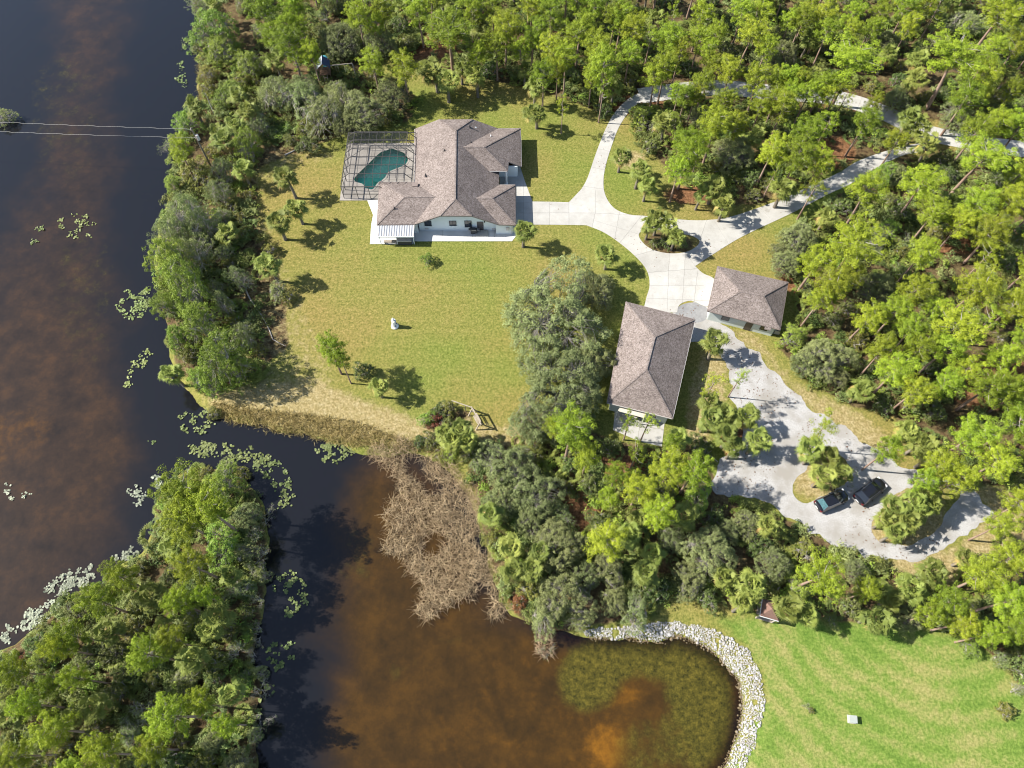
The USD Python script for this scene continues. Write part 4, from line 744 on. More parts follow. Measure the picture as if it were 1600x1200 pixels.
# power pole and lines
pt_ = U(299, 201, 8.2); pb = np.array([*pt_, 0.0]); ptop = np.array([*pt_, 8.2])
PP = thing('power_pole', 'weathered power pole with grey transformer among the bank trees', 'utility pole', tuple(pb))
obj(PP, 'pole', tube([(0, 0, -.3), (0, 0, 8.4)], [.15, .11], 10, True), M['bark_palm'])
obj(PP, 'transformer', tube([(.36, -.1, 6.0), (.36, -.1, 7.0)], .24, 14, True), M['gutter']); obj(PP, 'bracket', beam((0, 0, 6.6), (.36, -.1, 6.6), .09), M['steel'])
for z in (8.1, 6.3): obj(PP, 'insulator', tube([(-.12, 0, z - .1), (-.12, 0, z + .1)], .06, 8, True), M['white'])
for k, (z, end, lab) in enumerate(((8.1, (-6, 187.5), 'upper of the two power lines crossing the canal from the pole'), (6.3, (-6, 202.5), 'lower of the two power lines crossing the canal from the pole'))):
    A = np.array([pb[0] - .12, pb[1], z]); ex = U(*end, z); dv = np.array([ex[0] - A[0], ex[1] - A[1]]); n = np.linspace(0, 1.9, 30)
    tag(obj(None, 'power_line', tube(np.c_[A[0] + dv[0] * n, A[1] + dv[1] * n, A[2] - .4 * np.sin(np.pi * n / 1.9)], .014, 5), M['wire']), lab, 'cable', 'power lines over the canal')

# ------------------------------------------------------------------ plants: each kind grown once in a few forms
def unit(v): return v / (np.linalg.norm(v, axis=-1, keepdims=True) + 1e-9)
def leaves(c, nrm, size, rng, aspect=.45, jit=.7, tri=False):
    "one small bent leaf (two triangles) or needle blade at every point c, its face turned roughly along nrm"
    n = len(c); nn = unit(nrm + rng.normal(0, jit, (n, 3)))
    u = unit(np.cross(nn, rng.normal(0, 1, (n, 3)))); w = np.cross(nn, u)
    s = (size * rng.uniform(.65, 1.25, n))[:, None]
    a, b = c - u * s, c + u * s; l, r = c - w * s * aspect, c + w * s * aspect
    if tri:
        v = np.stack([a - w * s * aspect, a + w * s * aspect, b], 1).reshape(-1, 3); k = np.arange(n)[:, None] * 3
        return v, k + np.array([[0, 1, 2]])
    v = np.stack([a, l, b, r], 1).reshape(-1, 3); k = (np.arange(n) * 4)[:, None]
    return v, np.vstack([k + np.array([[0, 1, 2]]), k + np.array([[0, 2, 3]])])
def dirs(n, rng): return unit(rng.normal(0, 1, (n, 3)))
def clumps(cs, rs, per, size, rng, flat=.7, up=.35, aspect=.45, jit=.6, shell=.55, tri=False):
    "leaf clumps: leaves gathered on the outer part of small uneven balls"
    C, Nn = [], []
    for c, r in zip(cs, rs):
        k = max(4, int(per * rng.uniform(.7, 1.3))); d = dirs(k, rng); d[:, 2] = np.where(d[:, 2] < -.3, -d[:, 2], d[:, 2])
        rad = r * (shell + (1 - shell) * rng.random(k)) * (1 + .25 * np.sin(d[:, 0] * 5 + c[0] * 3) * np.cos(d[:, 1] * 4 + c[1]))
        C.append(c + d * rad[:, None] * [1, 1, flat]); Nn.append(d + [0, 0, up])
    return leaves(np.vstack(C), np.vstack(Nn), size, rng, aspect, jit, tri)
def limb(a, b, r0, r1, rng, sag=.12, n=4, sides=5):
    t = np.linspace(0, 1, n)[:, None]; L = np.linalg.norm(b - a)
    p = a + (b - a) * t + np.sin(np.pi * t) * rng.normal(0, sag, 3) * L
    return tube(p, np.linspace(r0, r1, n), sides)
PLANS = '/World/Plans'
stage.CreateClassPrim(PLANS)
plans = {}
def plan(key, parts, r0, hc):
    "a form of a plant kept as a class: later copies refer to it"
    name = key; p = stage.CreateClassPrim(f'{PLANS}/{name}')
    for nm, mesh, m, sm in parts: obj(p, nm, mesh, m, sm)
    plans.setdefault(key.rsplit('_', 1)[0], []).append((f'{PLANS}/{name}', r0, hc))
def pine_plan(k, sparse=False, flat=False):
    rng = np.random.default_rng(100 + k); Ht = 9.6; R = 2.5
    lean = rng.normal(0, .35, 2)
    tp = lambda z: np.array([lean[0] * (z / Ht) ** 2, lean[1] * (z / Ht) ** 2, z])
    parts = [tube([tp(z) for z in np.linspace(-.2, 9.0, 7)], np.linspace(.21, .05, 7), 7)]
    cs, rs = [], []
    nb = 11 if sparse else (34 if not flat else 30); zlo = 5.2 if not flat else 6.4
    for b in range(nb):
        z = zlo + (9.1 - zlo) * (b / nb) ** .9; an = b * 2.4 + rng.normal(0, .5)
        prof = math.sin(math.pi * min(1, .28 + .72 * (z - zlo) / (10.1 - zlo))) ** .7
        L = R * prof * rng.uniform(.55, 1.08); rise = rng.uniform(.05, .45) * L + .25
        a = tp(z); e = a + np.array([math.cos(an) * L, math.sin(an) * L, rise]); parts.append(limb(a, e, .05, .018, rng, .06, 4, 4))
        m = int(3 + 5 * L / R) if not sparse else 5
        for q in range(m):
            f = 1 - .66 * (q / m) ** 1.1; c = a + (e - a) * f + rng.normal(0, .3, 3) * [1, 1, .7]; cs.append(c + [0, 0, .12]); rs.append(rng.uniform(.22, .52))
    for q in range(6 if sparse else 16): cs.append(tp(9.1) + rng.normal(0, .45, 3) * [1, 1, .5]); rs.append(rng.uniform(.25, .4))
    fo = clumps(cs, rs, 46, .082, rng, .8, .5, .40, .38, .68)
    bl = clumps(cs, np.array(rs) * 1.12, 18, .12, rng, .85, .1, .16, 1.2, .7, True)
    plan(f'{"thinpine" if sparse else "roundpine" if flat else "pine"}_{k}', [('trunk', cat(parts[:1]), M['bark_pine'], True), ('branch', cat(parts[1:]), M['bark_grey'], True), ('crown', cat([fo, bl]), M['pine'], False)], 2.15, 7.4)
def palm_plan(k, old=False):
    rng = np.random.default_rng(200 + k); h = 4.0; bend = rng.normal(0, .25, 2)
    tk = tube([(bend[0] * t * t, bend[1] * t * t, -.2 + (h + .2) * t) for t in np.linspace(0, 1, 6)], [.25, .2, .18, .18, .19, .15], 8)
    top = np.array([bend[0], bend[1], h])
    def frond(el, az, L, S, droop):
        d = np.array([math.cos(el) * math.cos(az), math.cos(el) * math.sin(az), math.sin(el)]); s = np.array([-math.sin(az), math.cos(az), 0]); n = np.cross(d, s); n = n if n[2] > 0 else -n
        hub = top + d * L - [0, 0, droop * L * .3]; vs, fs = [], []
        w = .028; vs += [top - s * w, top + s * w, hub + s * w, hub - s * w]; fs += [(0, 1, 2), (0, 2, 3)]
        for q in np.linspace(-1.25, 1.25, 12):
            u = d * math.cos(q) + s * math.sin(q) + n * .12; l = S * (1 - .18 * abs(q)) * rng.uniform(.85, 1.1)
            m = hub + u * l * .55; e = m + (u * .85 - np.array([0, 0, .45 + droop])) * l * .5 + rng.normal(0, .05, 3); x = np.cross(u, n) * (.052 * S + .006)
            b = len(vs); vs += [hub, m - x + n * .03, m + x + n * .03, e]; fs += [(b, b + 1, b + 2), (b + 1, b + 3, b + 2)]
        return np.array(vs), np.array(fs)
    fr_, od = [], []
    for q in range(34):
        el = math.radians(58 - 92 * (q / 34)); fr_.append(frond(el + rng.normal(0, .3), q * 2.399 + rng.normal(0, .3), rng.uniform(.25, 1.15) if q < 18 else rng.uniform(.7, 1.2), rng.uniform(.8, 1.1), .05 + .35 * q / 34))
    for q in range(8 if old else 3): od.append(frond(math.radians(rng.uniform(-62, -35)), q * 2.4 + 1, .9, .8, .8))
    plan(f'palm_{k}', [('trunk', tk, M['bark_palm'], True), ('crown', cat(fr_), M['palm'], False), ('old_frond', cat(od), M['palm_old'], False)], 1.40, 4.15)
def broad_plan(key, k, R, Ht, z0, ncl, per, size, cr, mleaf, mbark, stems=1, bare=.0, flat=.7, dome=1.0):
    "an oak, wet-ground tree or shrub: limbs from one or more stems to leaf clumps set over an uneven dome"
    rng = np.random.default_rng(300 + k); cs, rs, br = [], [], []
    lob = [(rng.uniform(0, 6.28), rng.uniform(.10, .24), rng.integers(2, 5)) for _ in range(3)]
    bases = [np.array([0, 0, -.1])] if stems == 1 else [np.array([*rng.normal(0, .12 * R, 2), -.1]) for _ in range(stems)]
    forks = []
    for b in bases:
        f = b + np.array([*rng.normal(0, .08 * R, 2), max(.35, z0 * .8) + .1]); forks.append(f); br.append(limb(b, f, .05 * R + .05, .035 * R + .03, rng, .05, 4, 7))
    mains = []
    for q in range(7 if stems == 1 else 3 * stems):
        an = q * 2.4 + rng.normal(0, .3); L = R * rng.uniform(.38, .56); f = forks[q % len(forks)]
        e = f + np.array([math.cos(an) * L, math.sin(an) * L, (Ht - z0) * rng.uniform(.35, .7)]); mains.append((f, e)); br.append(limb(f, e, .026 * R + .02, .012 * R + .01, rng, .1, 5, 5))
    me = np.array([e for _, e in mains])
    for q in range(ncl):
        an = rng.uniform(0, 6.28); rr = math.sqrt(rng.random()) * .98; w = 1 + sum(a_ * math.sin(n_ * an + p_) for p_, a_, n_ in lob)
        r = R * rr * w * .97; top = z0 + (Ht - z0) * math.sqrt(max(0, 1 - (rr * .97) ** 2)) ** dome
        z = top - rng.random() ** 2.2 * (top - z0) * .75 - cr * .5 + rng.normal(0, .12 * cr + .06 * Ht * .3)
        c = np.array([math.cos(an) * r, math.sin(an) * r, max(z, .25)])
        bi = np.argmin(np.linalg.norm(me - c, axis=1)); br.append(limb(me[bi] if rng.random() < .75 else mains[bi][0] * .5 + me[bi] * .5, c + rng.normal(0, .2 * cr, 3), .009 * R + .006, .006, rng, .1, 4, 3))
        if rng.random() < .3:
            for _ in range(2): br.append(tube([c - rng.normal(0, .1, 3), c + dirs(1, rng)[0] * cr * 1.05 * [1, 1, .8] + [0, 0, .1 * cr]], [.014, .006], 3))
        if rng.random() >= bare: cs.append(c); rs.append(cr * rng.uniform(.65, 1.3))
    fo = clumps(cs, rs, per, size, rng, flat, .5, .5, .6, .5)
    plan(f'{key}_{k}', [('trunk', cat(br), mbark, True), ('crown', fo, mleaf, False)], R * .9, z0 + (Ht - z0) * .62)
def bare_plan(k, R, Ht):
    rng = np.random.default_rng(400 + k); br, tips = [], []
    def grow(a, d, L, r, lev):
        e = a + d * L; br.append(tube([a, (a + e) / 2 + rng.normal(0, .06 * L, 3), e], [r, r * .8, r * .6], 4 if lev < 2 else 3))
        if lev == 4: tips.append(e); return
        for _ in range(3 if lev else 4): grow(a + d * L * rng.uniform(.6, 1), unit(d + rng.normal(0, .55, 3) + [0, 0, .12]), L * rng.uniform(.6, .8), r * .6, lev + 1)
    for q in range(3): grow(np.array([*rng.normal(0, .15, 2), -.1]), unit(np.array([*rng.normal(0, .6, 2), 1.0])), Ht * .36, .05, 0)
    tips = np.array(tips); sel = tips[rng.random(len(tips)) < .35]
    plan(f'bare_{k}', [('trunk', cat(br), M['twig'], True), ('crown', clumps(sel, np.full(len(sel), .22), 5, .07, rng), M['grey'], False)], R * .9, Ht * .62)
for k in range(5): pine_plan(k)
for k in range(5, 7): pine_plan(k, sparse=True)
for k in range(7, 9): pine_plan(k, flat=True)
for k in range(4): palm_plan(k, k % 2 == 0)
for k in range(3): broad_plan('oak', k, 5.5, 7.6, 1.5, 430, 66, .095, .50, M['oak'], M['bark_oak'], bare=0.)
for k in range(3, 6): broad_plan('wet', k, 3.2, 5.2, .5, 230, 48, .088, .42, M['wet'], M['bark_grey'], stems=3)
for k in range(6, 9): broad_plan('grey', k, 3.0, 4.6, .3, 230, 42, .078, .38, M['grey'], M['twig'], stems=4, bare=.1)
for k in range(9, 11): broad_plan('olive', k, 1.9, 2.7, .2, 130, 32, .085, .29, M['yellow'], M['twig'], stems=3)
for k in range(11, 13): broad_plan('darkshrub', k, 1.9, 2.7, .2, 130, 32, .09, .29, M['under'], M['bark_grey'], stems=3)
broad_plan('redshrub', 13, 1.6, 2.2, .2, 44, 60, .095, .42, M['red'], M['twig'], stems=3)
for k in range(3): bare_plan(k, 1.9, 3.6)

KIND = {'P': ('pine', 'pine_tree', 'pine'), 'p': ('thinpine', 'pine_tree', 'pine'), 'R': ('roundpine', 'pine_tree', 'pine'), 'L': ('palm', 'palm_tree', 'palm'), 'O': ('oak', 'oak_tree', 'oak'), 'W': ('wet', 'bank_tree', 'tree'), 'G': ('grey', 'willow_tree', 'tree'),
        'S': ('olive', 'shrub', 'shrub'), 'D': ('darkshrub', 'shrub', 'shrub'), 'E': ('redshrub', 'shrub', 'shrub'), 'B': ('bare', 'bare_shrub', 'bare shrub')}
TREES = '''
W 330 38 34;W 346 72 26;S 322 112 15;S 326 136 14;P 410 18 22;P 425 56 18;W 388 95 24;P 462 8 17;P 470 42 12;W 356 142 20;L 371 148 14;G 432 140 30;G 470 148 32;G 402 190 20;W 291 186 20;B 260 222 20;P 280 236 17;L 350 214 19;L 334 205 14;
S 300 262 24;S 318 275 22;G 345 262 18;L 378 263 15;W 270 283 16;L 450 277 17;L 462 322 16;L 433 345 19;S 362 318 15;L 347 362 16;G 290 330 32;G 265 362 26;G 310 350 24;W 262 400 30;G 298 392 26;W 284 436 34;W 308 498 28;W 258 470 20;G 345 470 18;W 338 552 34;W 318 590 22;W 365 572 22;L 264 577 16;W 276 522 18;B 310 596 14;S 292 548 18;
L 419 410 18;G 432 452 16;S 420 388 12;S 448 462 12;S 352 540 12;S 330 640 11;P 517 548 20;L 590 602 14;D 566 576 14;P 534 566 13;
P 457 15 16;O 530 55 34;B 505 16 14;P 600 20 18;O 592 62 26;P 586 38 14;L 630 6 14;P 655 20 18;R 702 46 37;O 612 140 28;O 565 168 34;G 505 172 34;O 470 132 26;G 530 145 26;O 540 190 20;S 480 195 18;L 680 106 20;L 698 122 18;L 720 101 14;P 745 86 15;L 745 116 16;D 766 106 16;
P 736 15 18;P 770 8 16;P 790 44 25;P 776 72 20;P 832 55 19;P 862 28 20;P 862 76 19;P 905 48 25;P 885 92 18;P 935 76 24;P 945 106 26;P 960 24 18;P 930 14 16;P 992 46 20;P 984 82 18;P 900 4 16;P 830 12 15;L 820 106 12;L 836 132 15;p 880 166 11;L 960 132 13;P 925 122 14;p 942 142 13;P 850 118 17;P 872 112 12;P 815 78 14;L 840 171 17;
P 970 30 18;P 1045 62 22;P 1062 82 15;P 1040 106 20;P 1025 122 17;P 1095 26 18;P 1092 62 18;P 1120 52 16;P 1105 84 14;P 1113 100 14;P 1142 112 20;P 1100 132 18;R 1170 56 22;P 1196 78 17;P 1160 20 18;P 1192 24 16;P 1186 126 20;P 1234 32 16;O 1216 54 20;O 1206 94 20;P 1236 126 18;P 1070 152 13;P 1130 156 17;R 1116 202 25;P 1070 218 20;W 1050 186 19;W 1002 176 17;B 1016 196 13;L 1040 192 16;P 1190 166 18;P 1226 164 18;P 1152 196 18;O 1092 178 18;
P 1252 34 18;P 1286 28 18;P 1334 24 16;P 1330 52 14;P 1370 24 16;P 1362 46 14;R 1333 98 36;P 1242 128 18;P 1212 126 14;P 1286 132 20;O 1228 78 22;O 1386 60 18;P 1312 134 14;
P 1416 14 18;P 1442 8 14;G 1512 32 24;L 1468 30 14;R 1562 20 32;R 1495 96 40;L 1436 86 16;L 1432 120 18;O 1470 64 18;P 1542 122 24;P 1590 72 18;L 1580 112 14;P 1512 152 24;P 1582 142 14;P 1420 42 14;D 1405 62 14;
P 1350 192 20;L 1420 186 17;L 1436 196 15;L 1457 222 16;O 1404 152 20;P 1264 208 24;P 1246 246 24;P 1282 254 18;O 1150 234 32;P 1096 226 16;P 1075 242 24;L 1134 316 16;L 1118 286 16;L 1226 291 19;p 1212 266 14;p 1270 298 18;P 1355 300 26;W 1382 270 22;O 1402 268 18;P 1440 290 28;P 1460 332 22;R 1530 248 34;O 1500 180 24;D 1476 246 15;P 1592 270 20;P 1530 320 26;P 1552 362 26;R 1330 390 36;O 1250 368 28;O 1370 368 20;W 1392 354 16;B 1420 372 13;P 1500 350 20;P 1440 396 22;O 1222 392 18;L 1292 336 14;L 972 238 15;L 1000 262 16;L 1012 286 14;P 1060 268 18;L 1096 300 13;
O 1230 408 22;P 1300 446 26;P 1282 466 20;P 1330 430 20;P 1400 486 22;P 1355 496 22;P 1430 456 22;R 1490 510 33;P 1480 542 24;P 1530 446 30;P 1580 480 24;W 1240 522 20;O 1292 556 36;O 1262 566 22;O 1312 588 18;L 1347 607 18;P 1400 580 26;P 1380 548 20;P 1430 608 22;L 1436 618 15;P 1480 600 19;P 1545 602 28;P 1590 612 22;L 1418 670 16;L 1440 690 17;P 1385 704 20;P 1560 558 24;P 1598 532 22;P 1460 480 16;P 1512 572 18;
L 1118 537 19;p 1114 602 18;p 1156 590 12;L 1106 655 18;L 1110 626 18;L 1166 650 19;L 1140 680 18;L 1182 690 18;L 1147 700 15;L 1128 640 15;
p 1290 668 22;L 1274 706 20;L 1290 742 20;L 1316 736 17;L 1302 712 15;B 1338 742 13;P 1470 726 22;P 1440 752 17;L 1456 712 17;P 1520 680 28;P 1560 720 26;P 1590 662 24;P 1502 742 20;L 1402 792 19;L 1430 776 19;L 1454 770 18;L 1420 816 19;L 1400 832 17;L 1386 812 15;p 1482 758 17;L 1440 802 17;L 1462 792 14;
L 1030 338 15;L 1046 352 16;L 1016 348 14;D 1040 374 12;L 1056 366 13;D 1066 380 9;D 1022 378 8;
O 1110 860 40;O 1080 902 26;L 1130 900 17;L 1206 826 16;O 1170 816 22;O 1212 880 26;R 1280 898 32;W 1250 920 20;L 1236 946 22;L 1160 946 16;L 1262 958 17;O 1342 890 18;P 1356 922 18;L 1376 920 18;L 1396 936 17;O 1420 962 22;D 1332 946 17;P 1480 940 24;P 1502 972 21;P 1540 902 28;P 1580 870 24;L 1516 872 17;P 1572 940 28;P 1592 982 24;P 1542 992 20;W 1520 1012 15;G 1570 1030 14;B 1590 1080 14;P 1562 822 19;P 1592 790 20;S 1574 1110 13;P 1450 960 17;D 1300 968 10;
O 868 484 80;O 872 596 70;O 930 448 32;O 926 556 34;O 836 656 32;O 888 654 36;R 890 682 32;P 918 712 22;p 1012 662 15;p 984 660 15;p 996 706 15;L 1060 682 17;P 866 668 14;P 1052 692 12;
D 700 668 17;W 668 652 13;L 718 676 17;W 706 700 15;D 738 702 17;G 746 722 14;D 656 688 10;L 690 672 14;D 686 640 13;E 682 656 14;S 700 640 14;L 704 680 17;L 728 690 15;D 676 684 15;S 690 708 14;
O 792 722 38;O 836 762 42;O 786 778 28;L 764 800 19;L 806 858 20;L 826 884 18;L 800 892 17;L 842 856 16;O 872 850 40;O 832 812 26;P 1050 730 27;P 1000 762 25;P 1082 740 25;P 962 742 17;L 986 832 19;L 1010 892 20;L 1020 862 17;P 1032 800 25;W 1092 772 24;O 882 930 38;O 912 900 26;G 852 962 26;O 950 890 26;O 960 940 22;L 1002 812 14;E 810 940 13;B 852 1012 11;O 1050 842 22;P 948 780 16;O 1140 830 20;G 905 968 18;
R 300 772 34;R 332 800 34;W 346 750 26;R 288 812 28;W 342 848 30;P 300 880 26;O 380 806 22;B 396 838 16;B 388 880 16;G 374 860 20;P 190 906 22;P 150 940 24;L 176 985 20;P 110 990 22;P 94 1012 18;L 84 1002 16;P 276 940 19;L 345 966 21;L 330 988 17;P 236 1022 25;P 270 1000 18;B 362 1022 18;B 390 1026 14;P 22 1048 22;E 32 1030 8;P 40 1100 20;L 20 1112 20;P 80 1070 17;L 146 1096 21;B 214 1106 24;B 196 1132 20;P 266 1116 28;P 314 1100 19;L 360 1080 18;P 350 1130 17;P 80 1142 26;L 60 1152 18;P 160 1180 25;P 236 1172 22;P 30 1180 22;B 372 1182 17;O 330 1160 17;G 200 1150 18;P 120 1060 17;S 215 890 14;G 372 920 18;D 300 920 16;D 130 1030 18;L 250 980 16;G 290 1050 20;D 190 1050 18;W 60 1030 16;D 330 1060 16;L 110 1120 16;S 240 850 12;D 262 900 14;L 360 900 15;P 320 930 15;
p 1322 150 14;P 1364 162 13;P 1086 150 15;P 1236 150 17;P 1262 146 16;P 1214 150 15;P 1290 152 15;P 1060 146 14;B 404 800 14;B 410 858 15;G 404 895 14;B 402 935 15;B 398 985 15;G 396 1050 14;B 398 1075 14;B 400 1120 15;G 392 1150 14;D 380 1060 12;D 384 955 12;G 345 732 15;S 372 736 13;S 318 738 12;S 62 985 11;S 118 940 10;W 150 918 12;G -2 172 15;W 667 403 10;B 1262 1106 6;S 1268 1110 5
'''
trees = []
for ent in TREES.replace('\n', '').split(';'):
    if ent.strip():
        k, a, b, r = ent.split(); trees.append([k, float(a), float(b), float(r)])
# the woods behind and beside: more of the same between those set out one by one
rng = np.random.default_rng(7)
open_ = unary_union([main.buffer(.5), road.buffer(1.0), grav.buffer(.5), Polygon(Us([(640, 120), (700, 112), (860, 165), (940, 190), (960, 180), (900, 300), (500, 300), (520, 240), (660, 180)]))])
woods = unary_union([PX(WOOD_N), PX(WOOD_M), PX(WOOD_E), PX(WOOD_S), island_poly.buffer(-.2)]).difference(open_).intersection(sbox(-170, -20, 190, 220))
gaps = unary_union([Polygon(ell_) for ell_ in [Us(ell(1320, 235, 46, 26)), Us(ell(1470, 185, 30, 26)), Us(ell(1480, 390, 50, 16)), Us(ell(975, 735, 40, 20)), Us(ell(1560, 600, 22, 16)), Us(ell(690, 78, 34, 14)), Us(ell(1480, 425, 50, 16)), Us(ell(905, 810, 26, 34)), Us(ell(1180, 745, 40, 26)), Us(ell(1060, 305, 50, 14)), Us(ell(450, 250, 60, 20)), Us([(395, 310), (470, 300), (500, 420), (525, 590), (425, 600), (385, 470)]), Us(ell(1500, 640, 40, 14)), Us(ell(1590, 440, 40, 18)), Us(ell(1400, 630, 20, 16)), Us(ell(1560, 690, 26, 12))]])
kinds_ = 'PPPPLODDSp'
for _ in range(14000):
    px, py = rng.uniform(-30, 1640), rng.uniform(-45, 1230)
    kd = rng.choice(list(kinds_)) if py < 500 or px > 1150 else rng.choice(list('PLODDSG'))
    if px < 420: kd = rng.choice(list('WGLGSW')) if py < 640 else rng.choice(list('PLODDSG'))
    hc = {'P': 8, 'p': 8, 'L': 4, 'O': 3.4, 'D': 1.4, 'S': 1.4, 'G': 2.6, 'W': 3}[kd]
    g = U(px, py, hc)
    if not woods.contains(Point(g)) or gaps.contains(Point(g)) or (gaps.contains(Point(U(px, py))) and kd not in 'DS') or open_.contains(Point(U(px, py))) or open_.contains(Point(U(px, py - 14))): continue
    m = mpp(px, py, hc); r = {'P': rng.uniform(1.7, 2.5), 'p': 1.7, 'L': rng.uniform(1.5, 1.9), 'O': rng.uniform(2.0, 3.0), 'D': rng.uniform(1.1, 1.8), 'S': rng.uniform(1.0, 1.6), 'G': rng.uniform(1.4, 2.2), 'W': rng.uniform(1.6, 2.4)}[kd] / m
    if any(math.hypot(px - a, py - b) < c + .8 * r for a, b, c in ((515, 116, 24), (545, 118, 24), (735, 650, 26), (1204, 953, 20), (303, 211, 12), (328, 162, 10), (1190, 938, 14))): continue
    if px < 830 and py > 200 and not (woods.contains(Point(U(px - .9 * r, py - .5 * r))) and woods.contains(Point(U(px + .7 * r, py)))): continue
    if any((t[1] - px) ** 2 + ((t[2] - py) * 1.15) ** 2 < ((.76 if py < 250 else .90 if px > 1150 else .8) * (t[3] + r)) ** 2 for t in trees): continue
    trees.append([kd, px, py, r])
    if sum(t[0] in 'PpR' for t in trees) > 285: kinds_ = 'LODDSOG'
    if len(trees) > 735: break

LAND = '''north-west bank beside the canal|320 60;playset|515 118;oaks between playset and pool cage|560 170;power pole|308 216;upper canal bank|270 330;middle canal bank|285 440;lower canal bank point|320 560;screened pool cage|590 260;west lawn edge|440 320;bare fallen limb on the west lawn|418 500;top left wood|430 30;wood edge behind the playset|590 45;big round pine behind the north lawn|702 46;palm group at the north lawn edge|700 115;
wood edge behind the house lawn|800 75;lone palm on the north lawn|840 170;wood above the house lawn|870 30;wood above the upper drive bend|945 90;upper drive bend|985 160;top middle wood|1045 40;wood beyond the access road|1110 80;access road gap in the pines|1165 138;wood enclosed by the drive loop|1150 230;planted palms along the inner drive|1000 265;top wood right of centre|1200 40;big round pine above the access road|1333 98;dark top right wood|1390 40;large flat-topped leaning pine|1495 96;top right corner|1575 40;
sandy clearing between the two drives|1330 245;grassy verge by the access road|1470 180;access road at the right edge|1560 235;outer end of the concrete drive|1400 250;wood below the outer drive|1400 320;wood corner above the small garage|1250 385;right edge wood above the tan clearing|1540 340;tan clearing in the right wood|1480 390;bright wood right of the small garage|1310 445;wide olive oak below the small garage|1290 560;middle of the right wood|1430 470;right wood near the edge|1550 480;lower right wood|1480 600;leaning trunks at the right edge|1560 620;grass verge above the gravel loop|1390 690;
barn|1015 560;south terrace of the barn|1000 670;gravel yard east of the barn|1140 620;palm clump by the barn yard|1150 670;palm island left of the cars|1290 720;black estate car|1298 782;planted island inside the gravel loop|1420 800;junction island in the drive|1045 375;far right end of the gravel loop|1560 800;red-roofed pavilion|1205 955;thicket between gravel and green lawn|1140 870;bright round tree above the green lawn|1275 900;dark trees along the green lawn|1380 925;lower right corner wood|1540 950;utility box on the green lawn|1330 1122;
great grey oaks west of the barn|880 500;timber swing frame|735 650;bushes left of the swing frame|690 660;pale dead reed thicket|690 830;oak wood south of the lawn|820 760;wood south of the barn|1040 750;palms at the pond end of the reeds|810 870;trees hanging over the pond|890 940;rock-lined pond bank|1000 965;leaning pine by the sandy bank|530 555;
island tip facing the lily pads|330 760;north half of the island|330 850;white lily pads along the island|110 950;middle of the island|260 970;east shore of the island|375 1000;left end of the island|50 1070;lower middle of the island|210 1110;bottom shore of the island|340 1130;bottom left corner|70 1160;left edge of the canal|0 175;ornamental tower on the lawn|617 505;house south lawn|690 400'''
LM = [(a, *map(float, b.split())) for a, b in (s.split('|') for s in LAND.replace('\n', '').split(';'))]
ADJ = {'P': ('bright tufted pine', 'yellow-green pine', 'green tufted pine'), 'p': ('thin sparse pine', 'thin sparse pine', 'thin sparse pine'), 'R': ('broad rounded pine', 'broad rounded pine', 'broad rounded pine'), 'L': ('cabbage palm',) * 3, 'O': ('dark olive oak', 'grey-green oak', 'dusky spreading oak'), 'W': ('bushy bright tree',) * 3, 'G': ('feathery grey-green tree',) * 3,
       'S': ('olive-yellow shrub',) * 3, 'D': ('dark green shrub',) * 3, 'E': ('rusty red-tinged shrub',) * 3, 'B': ('bare grey twiggy shrub',) * 3}
CATG = {'P': 'pines', 'p': 'pines', 'R': 'pines', 'L': 'palms', 'O': 'oaks', 'W': 'bank trees', 'G': 'grey-green trees', 'S': 'shrubs', 'D': 'shrubs', 'E': 'shrubs', 'B': 'bare shrubs'}
def where(px, py):
    n, lx, ly = min(LM, key=lambda l: (l[1] - px) ** 2 + ((l[2] - py) * 1.1) ** 2); dx, dy = px - lx, py - ly
    if abs(dx) < 13 and abs(dy) < 13: return n, 'at'
    if abs(dx) > 1.3 * abs(dy): return n, 'right of' if dx > 0 else 'left of'
    if abs(dy) > 1.3 * abs(dx): return n, 'below' if dy > 0 else 'above'
    return n, ('lower ' if dy > 0 else 'upper ') + ('right of' if dx > 0 else 'left of')
spots = {}
for n, t in enumerate(trees): spots.setdefault((ADJ[t[0]][0], *where(t[1], t[2])), []).append(n)
labels = {}
RANK = ['nearest to it', 'second nearest', 'third nearest', 'fourth nearest', 'fifth nearest', 'sixth nearest', 'seventh nearest', 'farthest']
for (adj, lmk, rel), ids in spots.items():
    lx, ly = next((l[1], l[2]) for l in LM if l[0] == lmk)
    ids.sort(key=lambda n: math.hypot(trees[n][1] - lx, trees[n][2] - ly))
    for q, n in enumerate(ids):
        if len(ids) == 1: s = f'{adj} {rel} the {lmk}'
        elif len(ids) == 2: s = f'{adj} {rel} the {lmk}, {"nearer" if q == 0 else "farther"} of two'
        else: s = f'{adj} {rel} the {lmk}, {RANK[min(q, 7)]}'
        labels[n] = s if len(s.split()) <= 16 else s.replace(' of the ', ' of ', 1).replace(' the ', ' ')
labels.update({n: {(667, 403): 'small round green bush alone on the lawn south of the house', (1262, 1106): 'bare spindly sapling leaning on the green mown lawn', (1268, 1110): 'tiny yellow-green bush at the foot of the bare lawn sapling', (840, 171): 'lone slim palm standing on the north lawn behind the house', (1118, 537): 'full cabbage palm by the barn corner at the head of the gravel'}[(t[1], t[2])] for n, t in enumerate(trees) if (t[1], t[2]) in {(667, 403), (1262, 1106), (1268, 1110), (840, 171), (1118, 537)}})
extra = [('L', 818, 358, 17, 'palm at the south-east house corner by the end of the patio walk'), ('L', 950, 396, 17, 'palm on the lawn left of the curving concrete drive, casting shade onto it')]
for k, a, b, r, lab in extra: trees.append([k, a, b, r]); labels[len(trees) - 1] = lab
rng = np.random.default_rng(11)
